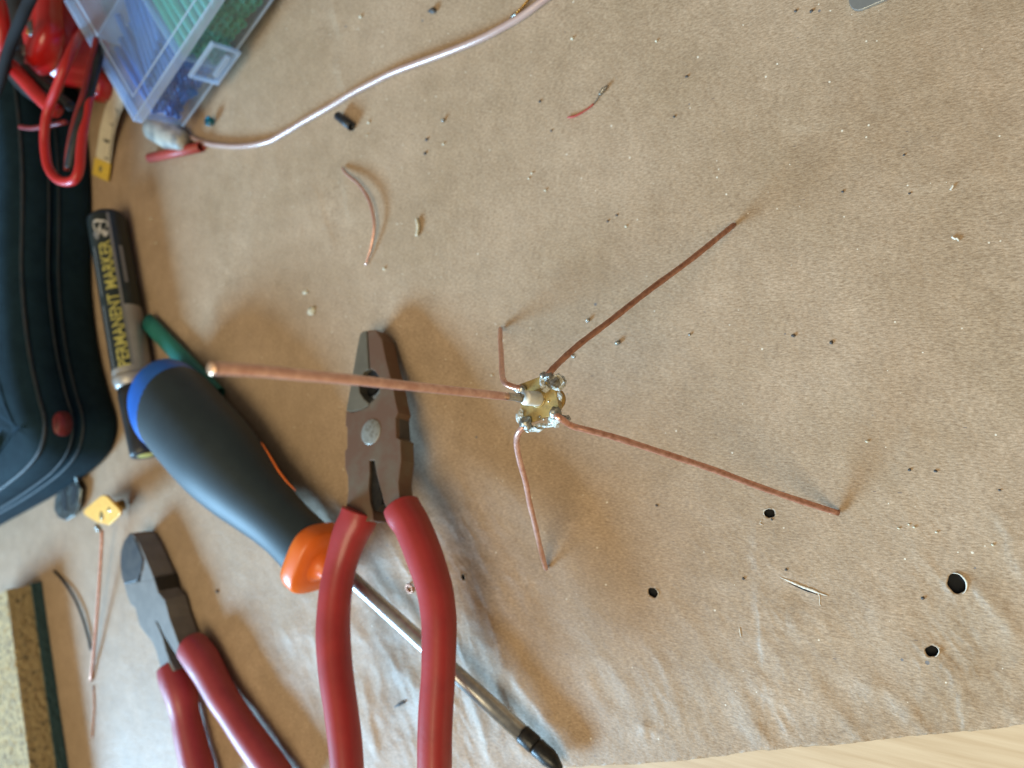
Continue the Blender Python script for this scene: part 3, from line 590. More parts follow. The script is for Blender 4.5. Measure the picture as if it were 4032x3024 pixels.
# ------------------------------------------------------------------ black case
bt = [(330, 380), (352, 520), (368, 700), (372, 880), (372, 1130), (400, 1370), (440, 1540), (470, 1640), (470, 1715), (446, 1785), (395, 1845), (325, 1898), (235, 1955), (120, 2018), (0, 2082)]
bo = [P(u, v)[:2] for u, v in bt]; bo = [q for q in cr(bo, 6)]
l = bo[-1]; dl = (bo[-1]-bo[-6]); dl /= np.linalg.norm(dl)
bo = bo + [l+dl*70, l+dl*150+np.array([-5, 20]), l+dl*160+np.array([-20, 170]), bo[0]+np.array([-230, 40]), bo[0]+np.array([-120, 45]), bo[0]+np.array([-20, 25])]
bo = [np.array(b) for b in bo]
def inset(poly, k):
    n = len(poly); out = []
    for i in range(n):
        t = poly[(i+1) % n]-poly[i-1]; t = t/(np.linalg.norm(t)+1e-9); nr = np.array([t[1], -t[0]])
        out.append(poly[i]+nr*k)
    return out
# outline runs clockwise seen from above or not: make the inset point inwards
ar = sum(bo[i][0]*bo[(i+1) % len(bo)][1]-bo[(i+1) % len(bo)][0]*bo[i][1] for i in range(len(bo)))
sg = -1 if ar > 0 else 1
bag = thing('black_tool_case', 'large black fabric zip case with rounded corner filling the left edge', 'case', (float(np.mean([b[0] for b in bo])), float(np.mean([b[1] for b in bo])), 0))
prof = [(0.3, 4), (1.5, 2), (4, .6), (8, 0), (17, 0), (22, .6), (24, 1.5), (25.5, 2.6), (27, 1.4), (30, .6), (36, .8), (40.5, 2.4), (45, 6), (48.5, 11), (50, 18), (51, 30), (51.3, 55)]
V = []; n_ = len(bo)
for z, ins in prof: V += [(q[0], q[1], z+(.5*math.sin(q[1]*.07)*(z/56))) for q in inset(bo, sg*ins)]
Fc = []
for i in range(len(prof)-1):
    for k in range(n_): a = i*n_+k; b = i*n_+(k+1) % n_; Fc.append([a, b, b+n_, a+n_])
cxy = (float(np.mean([b[0] for b in bo])), float(np.mean([b[1] for b in bo])))
V.append((cxy[0], cxy[1], 51.5)); e0 = (len(prof)-1)*n_
for k in range(n_): Fc.append([e0+k, e0+(k+1) % n_, len(V)-1])
mesh('fabric_shell', V, Fc, M['bag'], bag)
for z, ins, r in ((22.5, .1, .6), (28.5, .1, .6), (42.5, 3.4, 1.2)):
    ib = inset(bo, sg*ins); ib = ib[:len(bt)*6-2]; tube('piping', [(q[0], q[1], z) for q in ib], r, M['bag_trim'], bag, seg=8)
# red tag on the side wall and metal zip pull at the near corner
tc0 = P(279, 1668, 24); k = int(np.argmin([np.hypot(q[0]-tc0[0], q[1]-tc0[1]) for q in bo]))
k = min(max(k, 2), len(bt)*6-12)
def wallpt(s, z):   # s mm along the outline from index k
    acc = 0; j = k; stp = 1 if s > 0 else -1
    while True:
        dd = np.linalg.norm(bo[j+stp]-bo[j])
        if acc+dd >= abs(s): 
            q = bo[j]+(bo[j+stp]-bo[j])*((abs(s)-acc)/dd if dd else 0); break
        acc += dd; j += stp
    t = bo[j+1]-bo[j-1]; t /= np.linalg.norm(t); nr = np.array([-t[1], t[0]])*sg
    return q, nr
tagk = min(range(0, len(bt)*6-6), key=lambda j: abs((lambda w: w)(0)) or 0)
def proj(p):
    c = WX*p[0]+WY*p[1]+DOWN*(H-p[2]); return 2016+F*c[0]/c[2], 1512+F*c[1]/c[2]
best = min(range(10, len(bt)*6-10), key=lambda j: (proj((bo[j][0], bo[j][1], 34))[0]-279)**2+(proj((bo[j][0], bo[j][1], 34))[1]-1668)**2); k = best
V = []; Fc = []
nn_ = 20; q0, nr0 = wallpt(.01, 0)
for lay in (0, 1):
    for a_ in range(nn_):
        a = 2*math.pi*a_/nn_; s = 7.5*math.copysign(abs(math.cos(a))**.8, math.cos(a)); z = 34+5.0*math.copysign(abs(math.sin(a))**.8, math.sin(a))
        q, nr = wallpt(s, z); o_ = .9 if lay else -2.5; sc2 = 1.0 if not lay else .92
        V.append((q[0]+nr[0]*o_, q[1]+nr[1]*o_, z))
for a_ in range(nn_): Fc.append([a_, (a_+1) % nn_, nn_+(a_+1) % nn_, nn_+a_])
Fc.append([nn_+a_ for a_ in range(nn_)])
mesh('rubber_tag', V, Fc, M['bag_tag'], bag)
zc = P(262, 1985, 3)
zo = [(232, 1925), (215, 1965), (212, 2005), (228, 2038), (258, 2050), (290, 2030), (312, 1985), (318, 1925), (300, 1895)]
plate('zip_pull', [P(u, v, 5) for u, v in zo], 1.6, M['zip'], bag, .5, segs=3)
zi = [(246, 1930), (240, 1975), (250, 2010), (262, 2012), (262, 1960), (258, 1925)]
plate('zip_pull_recess', [P(u, v, 5.3) for u, v in zi], .8, M['hole'], bag, .1)
zi = [(284, 1905), (280, 1950), (282, 1995), (296, 1975), (304, 1920)]
plate('zip_pull_recess', [P(u, v, 5.3) for u, v in zi], .8, M['hole'], bag, .1)
tube('zip_loop', cr([P(225, 1930, 6), P(215, 1900, 9), P(250, 1870, 12), P(295, 1870, 10), P(305, 1900, 6)], 5), 1.0, M['zip'], bag, seg=8)
# ------------------------------------------------------------------ marker
ma = P(422, 872, 11.6); mb = P(524, 1478, 11.6); md_ = (mb-ma)/np.linalg.norm(mb-ma); RM = 11.2
mk = thing('permanent_marker', 'fat grey marker pen with black label and yellow capitals lying against the black case', 'marker pen', (ma+mb)/2*np.array([1, 1, 0]))
Lm = np.linalg.norm(mb-ma)
sdv = np.cross(UPZ, md_); sdv /= np.linalg.norm(sdv)      # sideways
upm = np.cross(md_, sdv)
if upm[2] < 0: upm = -upm
# which side vector points right in the picture
if proj(ma+sdv*10)[0] < proj(ma)[0]: sdv = -sdv
tube('barrel', [ma, ma+md_*Lm], RM, M['silver'], mk, seg=48, dome=.55)
def cyl(s, a, r): return ma+md_*s+(upm*math.cos(a)+sdv*math.sin(a))*r
def patch(name, s0, s1, a0, a1, r, mt, ns=14, na=14):
    V = []; Fc = []
    for i in range(ns+1):
        for j in range(na+1): V.append(cyl(s0+(s1-s0)*i/ns, a0+(a1-a0)*j/na, r))
    for i in range(ns):
        for j in range(na): a = i*(na+1)+j; Fc.append([a, a+1, a+na+2, a+na+1])
    return mesh(name, V, Fc, mt, mk)
patch('label', .3, Lm-3, -1.2, 1.06, RM+.05, M['label'])
patch('label', .3, Lm*.60, 1.20, 2.5, RM+.05, M['label'])
patch('label_border', .3, Lm-3, 1.08, 1.19, RM+.10, M['grey_ink'])
patch('label_border', Lm*.20, Lm*.52, .02, .09, RM+.12, M['grey_ink'])
patch('label_border', Lm*.58, Lm*.97, .02, .09, RM+.12, M['grey_ink'])
patch('label_border', Lm*.22, Lm*.46, 1.42, 1.60, RM+.12, M['grey_ink'])
patch('label_border', Lm*.565, Lm*.58, 1.22, 2.4, RM+.10, M['label'])
tube('end_plug', [ma-md_*.15, ma+md_*.25], RM+.04, M['bag_trim'], mk, seg=48, dome=.55)
def text_vf(s, size, bold=.0, font_sx=1.0):
    cu_ = bpy.data.curves.new('t', 'FONT'); cu_.body = s; cu_.size = size; cu_.offset = bold; cu_.resolution_u = 3; cu_.align_x = 'LEFT'
    o = bpy.data.objects.new('t', cu_); C.objects.link(o); dg = bpy.context.evaluated_depsgraph_get(); dg.update()
    me = o.evaluated_get(dg).to_mesh(); bm = bmesh.new(); bm.from_mesh(me)
    bmesh.ops.subdivide_edges(bm, edges=[e for e in bm.edges if e.calc_length() > size*.25], cuts=1)
    V = [v.co.copy() for v in bm.verts]; Fc = [[v.index for v in f.verts] for f in bm.faces]; bm.free()
    bpy.data.objects.remove(o); bpy.data.curves.remove(cu_); return V, Fc
def text_on_pen(s, s_start, s_end, a_base, hgt_mm, mt, name):
    V, Fc = text_vf(s, 1.0, .02); V = np.array([v[:] for v in V]); x0, x1 = V[:, 0].min(), V[:, 0].max(); y0, y1 = V[:, 1].min(), V[:, 1].max()
    out = []
    for v in V:
        ss = s_start+(s_end-s_start)*(v[0]-x0)/(x1-x0); aa = a_base-(hgt_mm*(v[1]-y0)/(y1-y0))/RM; out.append(cyl(ss, aa, RM+.16))
    return mesh(name, out, Fc, mt, mk, smooth=False)
# letters read upwards in the picture, tops to the left
text_on_pen('PERMANENT', Lm*.975, Lm*.525, 1.03, 7.0, M['yellow_ink'], 'lettering')
text_on_pen('MARKER', Lm*.495, Lm*.185, 1.03, 7.0, M['yellow_ink'], 'lettering')
# round pale emblem at the rounded end
for s0, a0, rs, rA, mt in ((Lm*.085, .62, 5.0, .40, 'white_ink'), (Lm*.075, .50, 2.0, .17, 'label'), (Lm*.10, .80, 1.6, .12, 'label'), (Lm*.135, .40, 3.0, .20, 'grey_ink'), (Lm*.14, .85, 2.3, .16, 'white_ink')):
    V = [cyl(s0, a0, RM+(.14 if mt != 'label' else .19))]; 
    for q in range(24): a = 2*math.pi*q/24; kk = 1+.15*math.sin(3*a+s0); V.append(cyl(s0+rs*kk*math.cos(a), a0+rA*kk*math.sin(a), RM+(.14 if mt != 'label' else .19)))
    mesh('emblem', V, [[0, 1+q, 1+(q+1) % 24] for q in range(24)], M[mt], mk)
ca = ma+md_*(Lm+1)
tube('collar_ring', [ca, ca+md_*2, ca+md_*5.5, ca+md_*8], [RM+.3, RM+.4, RM-.6, RM-2.2], M['silver'], mk, seg=40)
Lc = np.linalg.norm(P(574, 1792, 10)-P(520, 1478, 11.5))
cap = tube('cap', [ca+md_*7, ca+md_*12, ca+md_*(Lc-4), ca+md_*(Lc-1.2), ca+md_*(Lc-.4)], [RM-1.6, RM-1.2, RM-2.4, RM-2.6, RM-3.1], M['black_plastic'], mk, seg=40)
ce = ca+md_*(Lc-.4)
tube('cap_disc', [ce, ce+md_*.1], [4.8, 4.6], M['yellow_ink'], cap, seg=24)
# ------------------------------------------------------------------ loose tubing, green, red, black
g0 = P(583, 1268, 4.0); g1 = P(860, 1560, 4.0)
v, f = pipe_vf(cr([g0, g0*.5+g1*.5, g1], 4), 5.6, 5.0, 20, .62); tag(mesh('heat_shrink_tube', v, f, M['green_tube']), 'wide dark green heat-shrink tube running under the screwdriver handle', 'heat-shrink tube')
r0 = P(590, 622, 2.8); r1 = P(793, 578, 2.8)
v, f = pipe_vf([r0, r1], 2.9, 2.4, 18); tag(mesh('heat_shrink_tube', v, f, M['red_tube']), 'short faded red heat-shrink tube below the corner of the clear box', 'heat-shrink tube')
k0 = P(1330, 456, 2.1); k1 = P(1384, 499, 2.1)
v, f = pipe_vf([k0, k1], 2.1, 1.5, 18); tag(mesh('heat_shrink_tube', v, f, M['black_tube']), 'tiny cut piece of black heat-shrink tube lying alone on the paper', 'heat-shrink tube')
# ------------------------------------------------------------------ long wire and scraps
lw = [(730, 530), (790, 557), (850, 571), (950, 576), (1050, 560), (1120, 524), (1200, 476), (1300, 419), (1381, 370), (1470, 323), (1562, 279), (1742, 213), (1887, 155), (1996, 98), (2068, 54), (2140, 0), (2220, -60), (2300, -110)]
pts = []
for u, v in lw: q = P(u, v, 1.6); pts.append(np.array([q[0], q[1], gz(q[0], q[1])+1.7]))
tag(tube('insulated_wire', cr(pts, 6), 1.55, M['clear_wire'], seg=14), 'long pinkish clear-coated wire curving from the clear box to the top edge', 'wire')
gw = thing('stranded_wire_end', 'short amber stranded wire with silvery tinned tip at the top edge', 'wire', P(2040, 35))
for k in range(3):
    pts = []
    for j, (u, v) in enumerate(cr([(2034, 52), (2050, 34), (2066, 16), (2085, -6), (2120, -45)], 5)):
        q = P(u, v, 2.4); a = j*.9+k*2.09; pts.append(q+np.array([.42*math.cos(a), .42*math.cos(a+.5), .42*math.sin(a)]))
    tube('strand', pts, .42, M['gold_wire'], gw, seg=8)
tube('tinned_tip', cr([P(2006, 76, 1.0), P(2018, 66, 1.6), P(2034, 52, 2.4)], 4), [.35, .5, .62, .7, .75, .78, .8, .8, .78], M['solder'], gw, seg=10)
def strip(name, px, r, m, label, cat, zoff=None, arc=0, group=None, n=5):
    pts = []
    N = len(px)
    for i, (u, v) in enumerate(px):
        z0 = arc*math.sin(math.pi*i/(N-1)) if N > 2 else 0
        q = P(u, v, z0+(r if not hasattr(r, '__len__') else max(r))); g = gz(q[0], q[1]); pts.append(np.array([q[0], q[1], g+z0+(r if not hasattr(r, '__len__') else max(r))+.1]))
    s = cr(pts, n); rr = r if not hasattr(r, '__len__') else list(np.interp(np.linspace(0, 1, len(s)), np.linspace(0, 1, len(r)), r))
    o = tube(name, s, rr, M[m], seg=12); return tag(o, label, cat, group)
strip('wire_offcut', [(1348, 660), (1363, 684), (1410, 723), (1450, 781), (1469, 846), (1473, 904), (1460, 976), (1439, 1045)], [.5, .75, .8, .8, .75, .7, .6, .4], 'copper_pink', 'curved bare wire offcut lying between the black tube piece and the pliers', 'wire offcut', arc=2.5)
strip('insulation_scrap', [(1641, 862), (1648, 892), (1642, 929)], [.7, .8, .7], 'crumb', 'tiny cream scrap of insulation right of the curved wire offcut', 'scrap')
rs = thing('red_wire_strand', 'thin red wire strand with a shiny solder tip on the paper above the centre', 'wire', P(2310, 420))
def gp(px, z): 
    o = []
    for u, v in px: q = P(u, v, z); o.append(np.array([q[0], q[1], gz(q[0], q[1])+z+.1]))
    return o
tube('insulated_part', cr(gp([(2234, 463), (2262, 458), (2290, 444), (2315, 428), (2338, 409)], .5), 5), [.15]+[.42]*10+[.35]*10, M['red_tube'], rs, seg=10)
tube('bare_part', cr(gp([(2338, 409), (2350, 392), (2360, 374)], .5), 4), .2, M['steel_grey'], rs, seg=8)
tube('solder_tip', cr(gp([(2360, 374), (2374, 355), (2392, 336)], .9), 4), [.4, .7, .8, .75, .8, .75, .6, .5, .3], M['solder'], rs, seg=10)
strip('wire_offcut', [(212, 2248), (250, 2290), (290, 2350), (320, 2420), (345, 2500), (358, 2560)], .75, 'black_cable', 'curved dark wire offcut between the sponge and the small gold connector', 'wire offcut', arc=1)
strip('steel_wire', [(776, 2690), (790, 2750), (806, 2810), (822, 2870), (840, 2940), (862, 3024), (885, 3110)], .8, 'chrome', 'thin grey steel wire running beneath the grips of the side cutters', 'wire')
strip('wire_offcut', [(368, 2700), (372, 2770), (368, 2840), (364, 2905)], .4, 'copper_dark', 'thin straight dark copper wire on the paper below the gold connector wire', 'wire offcut')
# ------------------------------------------------------------------ small gold connector
gc = thing('gold_flange_connector', 'small gold square flange connector with one long copper wire beside the black case', 'connector', P(405, 2040, 0))
fz = 15.0
fo = [(402, 1952), (418, 1952), (428, 1960), (470, 2006), (474, 2020), (468, 2034), (444, 2060), (430, 2070), (415, 2066), (398, 2062), (362, 2050), (346, 2042), (328, 2020), (330, 2008), (352, 1992), (390, 1957)]
fo = [(403, 1951), (416, 1953), (424, 1960), (466, 2003), (473, 2016), (468, 2030), (436, 2062), (426, 2068), (412, 2064), (380, 2056), (334, 2028), (328, 2017), (334, 2006), (392, 1956)]
# plate tilted towards the window so that it catches more of its light
fc = P(401, 2012, fz); nrm = np.array([-.12, -.22, .97]); nrm /= np.linalg.norm(nrm)
plate('flange', [PP(u, v, nrm, nrm.dot(fc)) for u, v in fo], 1.5, M['gold'], gc, .3, updir=nrm)
tube('barrel', [fc-nrm*1.2, fc-nrm*13], 3.4, M['brass'], gc, seg=24)
blob('flux_residue', PP(402, 2024, nrm, nrm.dot(fc)+.1), (4.2, 2.2, .4), M['flange'], gc, .4, 1.3, 3, rotz=.9, seed=3)
blob('flux_residue', PP(430, 2006, nrm, nrm.dot(fc)+.1), (2.6, 1.8, .35), M['flange'], gc, .4, 1.3, 3, rotz=.6, seed=6)
blob('solder_joint', PP(386, 2078, nrm, nrm.dot(fc)), (2.6, 2.0, 1.5), M['solder'], gc, .3, 1.3, 3, rotz=-.7, seed=2)
w0 = PP(402, 2088, nrm, nrm.dot(fc)-.5); w1 = P(358, 2680, 1.0)
tube('wire', cr([w0, PN(398, 2180, w0, w1), PN(385, 2380, w0, w1), PN(370, 2560, w0, w1), w1], 5), .95, M['copper'], gc, seg=12)
# ------------------------------------------------------------------ sponge
a0 = P(166, 2290, 0)[:2]; a1 = P(271, 3024, 0)[:2]; de = (a1-a0)/np.linalg.norm(a1-a0); dn = np.array([de[1], -de[0]])
if dn[0] > 0: dn = -dn
sp = thing('sponge', 'damp yellow sponge with teal scouring layer underneath at the lower left corner', 'sponge', (a0[0]+dn[0]*30, a0[1]+dn[1]*30, 0))
def slab(z0, z1, off, m, nm, rough, top=None):
    nu, nv = 90, 44; L_ = 150; W_ = 68
    bm = bmesh.new()
    # box with subdivided, eroded faces
    def pt(s, t, z): return np.array([a0[0]+de[0]*s+dn[0]*t, a0[1]+de[1]*s+dn[1]*t, z])
    V = []; Fc = []; mi = []
    def face(fn, n1, n2, mid):
        k = len(V)
        for i in range(n1+1):
            for j in range(n2+1): V.append(fn(i/n1, j/n2))
        for i in range(n1):
            for j in range(n2): a = k+i*(n2+1)+j; Fc.append([a, a+1, a+n2+2, a+n2+1]); mi.append(mid)
    s0 = off
    face(lambda i, j: pt(s0+(L_-s0)*i, off+(W_-off)*j, z1), 130, 60, 1 if top else 0)
    face(lambda i, j: pt(s0+(L_-s0)*i, off, z0+(z1-z0)*j), 130, 16, 0)
    face(lambda i, j: pt(s0, off+(W_-off)*i, z0+(z1-z0)*j), 60, 16, 0)
    for q in range(len(V)):
        p = Vector(V[q]*.28); d = mnoise.noise(p)+.6*mnoise.noise(p*2.1)
        pit = max(0, mnoise.noise(Vector(V[q]*.42)+Vector((9, 9, 9)))-.18)*4
        V[q] = V[q]+np.array([dn[0], dn[1], -.6])*(rough*(d*.5+pit))
    o = mesh(nm, V, Fc, m, sp, mats=[m, top] if top else None, fm=mi); return o
slab(7.0, 22, 1.2, M['sponge'], 'foam', .6, M['sponge_top'])
slab(.4, 7.0, 0, M['scour'], 'scouring_pad', .35)
# ------------------------------------------------------------------ tape measure strip
tpx = [(478, 330, 9), (466, 375, 8), (448, 420, 7), (432, 470, 6), (420, 520, 5), (412, 570, 4), (404, 632, 3)]
tc_ = cr([P(u, v, z) for u, v, z in tpx], 6)
tpm = thing('tailor_tape', 'end of a cream tape measure strip with black marks and a yellow metal tip', 'measuring tape', P(430, 520, 0))
def strip_vf(path, w, lift=0, a=-1, b=1, th=.45):
    V = []; Fc = []
    for i, p in enumerate(path):
        t = path[min(i+1, len(path)-1)]-path[max(i-1, 0)]; t /= np.linalg.norm(t); s = np.cross(t, UPZ); s /= np.linalg.norm(s)
        V += [p+s*w*a+UPZ*(lift), p+s*w*b+UPZ*lift, p+s*w*b+UPZ*(lift-th), p+s*w*a+UPZ*(lift-th)]
        if i: k = 4*i; Fc += [[k-4, k-3, k+1, k], [k-3, k-2, k+2, k+1], [k-2, k-1, k+3, k+2], [k-1, k-4, k, k+3]]
    Fc += [[0, 1, 2, 3], [4*len(path)-1, 4*len(path)-2, 4*len(path)-3, 4*len(path)-4]]
    return V, Fc
hw = px2mm(tc_[20], 62)
mesh('tape_strip', *strip_vf(tc_, hw), M['tape'], tpm, smooth=False)
# marks every few millimetres along the strip
acc = 0; segs_ = []
pl_ = tc_[::-1]; cum = [0]
for i in range(1, len(pl_)): cum.append(cum[-1]+np.linalg.norm(pl_[i]-pl_[i-1]))
def at(s):
    i = min(max(int(np.searchsorted(cum, s)), 1), len(pl_)-1); f_ = (s-cum[i-1])/(cum[i]-cum[i-1]); return pl_[i-1]+(pl_[i]-pl_[i-1])*f_
vf = []
s = 2.0; n = 0
while s < cum[-1]-1:
    ln = (.25 if n % 5 else .62)
    vf.append(strip_vf([at(s), at(s+.9)], hw, .06, 1-ln*1.2 if False else (1-ln*1.25), .97, .06)); s += 2.4; n += 1
mesh('printed_marks', *merge(*vf), M['ink'], tpm, smooth=False)
V, Fc = text_vf('1', 9.0, .35); q = at(13.0); t = at(14.0)-at(12.0); t /= np.linalg.norm(t); s_ = np.cross(t, UPZ); 
mesh('printed_numeral', [q+t*(v[0]-2)+s_*(v[1]-4.5)*-1+UPZ*.1 for v in V], Fc, M['ink'], tpm, smooth=False)
tp0 = P(404, 632, 3.2); tp1 = P(394, 700, 2.4)
tip = mesh('metal_tip', *strip_vf([tp0, tp0*.5+tp1*.5, tp1], hw*1.06, .35, th=1.0), M['tape_tip'], tpm, smooth=False)
ec = (tp0+tp1)/2+UPZ*.4
tube('eyelet', [ec+np.array([1.6*math.cos(a), 1.6*math.sin(a), 0]) for a in np.linspace(0, 2*math.pi, 17)], .5, M['zip'], tip, seg=7)
# ------------------------------------------------------------------ clear organiser box
Cc = P(526, 477, 38.); Bb = P(841, 0, 38.); eb = Bb-Cc; eb /= np.linalg.norm(eb)
za = 38.
for za in np.arange(38, 90, .25):
    Aa = P(250, 8, za)
    if (Aa-Cc).dot(eb) >= 0 or abs((Aa-Cc).dot(eb)) < 1.0: break
ea = Aa-Cc; WA = np.linalg.norm(ea); ea /= WA; ea = ea-ea.dot(eb)*eb; ea /= np.linalg.norm(ea); en = np.cross(eb, ea); en = en if en[2] > 0 else -en
HB = 31.0; LB = 190.0
print('box', za, WA, Cc, en, 'bottom corner', proj(Cc-en*HB))
box = thing('clear_organiser_box', 'frosted clear plastic compartment box holding blue and green tubing, tilted at top left', 'storage box', Cc*np.array([1, 1, 0]))
def bp_(a, b, n): return Cc+ea*a+eb*b+en*n
def bslab(a0, a1, b0, b1, n0, n1):
    V = [bp_(a, b, n) for n in (n0, n1) for b in (b0, b1) for a in (a0, a1)]
    return V, [[0, 1, 3, 2], [4, 6, 7, 5], [0, 4, 5, 1], [2, 3, 7, 6], [0, 2, 6, 4], [1, 5, 7, 3]]
def bbox(name, *a, m='box', parent=None, bevel=.3):
    V, Fc = bslab(*a[:6]); par = parent or box; off = root(par)*1000
    bm = bmesh.new(); vs = [bm.verts.new((p-off)*MM) for p in V]
    for f_ in Fc: bm.faces.new([vs[i] for i in f_])
    bmesh.ops.recalc_face_normals(bm, faces=bm.faces[:])
    if bevel: bmesh.ops.bevel(bm, geom=bm.edges[:], offset=bevel*MM, segments=2, profile=.5, affect='EDGES', clamp_overlap=True)
    me = bpy.data.meshes.new(name); bm.to_mesh(me); bm.free(); me.materials.append(M[m]); o = bpy.data.objects.new(name, me); return link(o, par)
lid = bbox('lid', 0, WA, 0, LB, -1.2, 0)
bbox('lid_rim', 0, WA, -.2, 1.2, -5.5, .15, m='box_edge', parent=lid); bbox('lid_rim', -.2, 1.2, -.2, LB, -5.5, .15, m='box_edge', parent=lid)
bbox('lid_rim', WA-1.2, WA+.2, 0, LB, -5.5, .15, m='box_edge', parent=lid)
bbox('lid_rib', 8.5, WA-8, 8.5, 9.5, .05, .9, m='box_edge', parent=lid); bbox('lid_rib', 8.5, 9.5, 8.5, LB, .05, .9, m='box_edge', parent=lid)
bbox('lid_rib', 1.3, 8.4, .8, 1.5, .2, .5, m='box_edge', parent=lid)
bbox('wall', 1.5, WA-1.5, 1.4, 2.8, -HB, -1.4, m='box_wall'); bbox('wall', 1.4, 2.8, 2.9, LB, -HB, -1.4, m='box_wall'); bbox('wall', WA-2.8, WA-1.4, 2.9, LB, -HB, -1.4, m='box_wall')
bbox('floor', 2.9, WA-2.9, 2.9, LB, -HB, -HB+1.3, m='box_wall')
bbox('bottom_rim', .9, 1.5, 2, LB, -HB-.2, -HB+1.4, m='box_edge')
D1, D2 = 44.0, 96.0
bbox('divider', 3, WA-3, D1, D1+1.2, -HB+1.3, -4, m='box_edge'); bbox('divider', 3, WA-3, D2, D2+1.2, -HB+1.3, -4, m='box_edge'); bbox('divider', 58, 59.2, 3, D1, -HB+1.3, -4, m='box_edge')
# latch on the long side: find its place from the picture
def on_side(u, v): # plane a=0
    q = PP(u, v, ea, ea.dot(Cc-ea*1.5)); return (q-Cc).dot(eb), (q-Cc).dot(en)
lp = [on_side(u, v) for u, v in ((752, 280), (846, 345), (930, 217), (846, 143))]; print('latch', lp)
b_lo, b_hi = min(p[0] for p in lp), max(p[0] for p in lp); n_lo, n_hi = min(p[1] for p in lp), max(p[1] for p in lp)
b_lo, b_hi = np.mean(sorted(p[0] for p in lp)[:2]), np.mean(sorted(p[0] for p in lp)[2:]); n_lo, n_hi = np.mean(sorted(p[1] for p in lp)[:2]), np.mean(sorted(p[1] for p in lp)[2:])
la = bbox('latch', -2.6, -.8, b_lo, b_hi, n_lo, n_hi, m='box', bevel=.8)
for a in ((b_lo, b_lo+1.5, n_lo, n_hi), (b_hi-1.5, b_hi, n_lo, n_hi), (b_lo+1.5, b_hi-1.5, n_lo, n_lo+1.5), (b_lo+1.5, b_hi-1.5, n_hi-1.5, n_hi)):
    bbox('latch_rim', -3.4, -.8, *a, m='box_edge', parent=la)
bbox('latch_bar', -3.6, -1.0, b_lo+5, b_hi-5, n_lo+4, n_lo+6.5, m='box_edge', parent=la)
# tubes in the compartments
def tube_proto(name, L_, ro, ri, m):
    v, f = pipe_vf([np.array([0, 0, 0.]), np.array([L_/2, 0, 0]), np.array([L_, 0, 0])], ro, ri, 12)
    me = bpy.data.meshes.new(name); me.from_pydata([list(np.array(x)*MM) for x in v], [], [list(map(int, x)) for x in f]); me.materials.append(M[m]); me.polygons.foreach_set('use_smooth', [True]*len(me.polygons))
    return me
def lay(name, me, a, b, n, yaw, pit, label, group):
    o = bpy.data.objects.new(name, me); C.objects.link(o)
    d = ea*math.cos(yaw)+eb*math.sin(yaw); d = d*math.cos(pit)+en*math.sin(pit); d /= np.linalg.norm(d); s = np.cross(en, d); s /= np.linalg.norm(s); w_ = np.cross(d, s); q = bp_(a, b, n)*MM
    o.matrix_world = Matrix(((d[0], s[0], w_[0], q[0]), (d[1], s[1], w_[1], q[1]), (d[2], s[2], w_[2], q[2]), (0, 0, 0, 1)))
    tag(o, label, 'tubing', group)
gm = tube_proto('green_tube', 66, 2.55, 2.0, 'green_soft'); bm_ = tube_proto('blue_tube', 46, 1.75, 1.3, 'blue_soft'); km = tube_proto('black_tube', 66, 3.2, 2.6, 'black_tube')
for r_ in range(5):
    for c_ in range(9):
        lay('green_tube', gm, 3.6+random.uniform(0, 3), D1+4.5+c_*5.25+(2.6 if r_ % 2 else 0)+random.uniform(-.2, .2), -HB+4.2+r_*4.6, random.uniform(-.03, .03), 0, 'green tube packed in the clear box beside the blue tubes', 'green tubes in the clear box')
for r_ in range(6):
    for c_ in range(10):
        lay('blue_tube', bm_, 3.6+random.uniform(0, 4), 5.5+c_*3.8+random.uniform(-.3, .3), -HB+3.4+r_*3.1, random.uniform(-.06, .06), random.uniform(-.01, .02), 'thin blue tube in the corner compartment of the clear box', 'blue tubes in the clear box')
for k in range(6):
    lay('blue_tube', bm_, 14+k*2, 14+k*4.5, -HB+22.5, .25+random.uniform(-.1, .1), 0, 'thin blue tube in the corner compartment of the clear box', 'blue tubes in the clear box')
for r_ in range(3):
    for c_ in range(5): lay('black_tube', km, 4+random.uniform(0, 3), D2+5+c_*6.8, -HB+5+r_*6, 0, 0, 'thick black tube packed in the clear box beyond the green tubes', 'black tubes in the clear box')
# ------------------------------------------------------------------ things around the box
q = P(640, 500, 5.5)
v, f = tube_vf([P(596, 492, 6.2), P(606, 499, 6.2), P(660, 528, 6), P(716, 554, 5.6), P(730, 560, 5.4)], [6.2, 8.2, 8.6, 6.0, 4.6], 28, True, .8); tag(mesh('plastic_stub', v, f, M['cream_plastic']), 'cream and grey plastic stub poking out under the corner of the clear box', 'plastic piece')
c = P(832, 480, 1.5)
o = thing('small_screw', 'small teal anodised screw with shiny head beside the clear box', 'screw', c)
tube('head', [c, c+np.array([.6, -.3, 2.4])], [2.4, 2.6], M['teal_metal'], o, seg=18)
tube('rim', [c+np.array([.6, -.3, 2.5])+np.array([2.3*math.cos(a), 2.3*math.sin(a), 0]) for a in np.linspace(0, 2*math.pi, 17)], .55, M['teal_metal'], o, seg=7)
blob('head_glint', c+np.array([1.6, -1.8, 2.2]), (1.3, 1.0, .9), M['alu'], o, .1)  # pale blob added as the white glint on the screw head
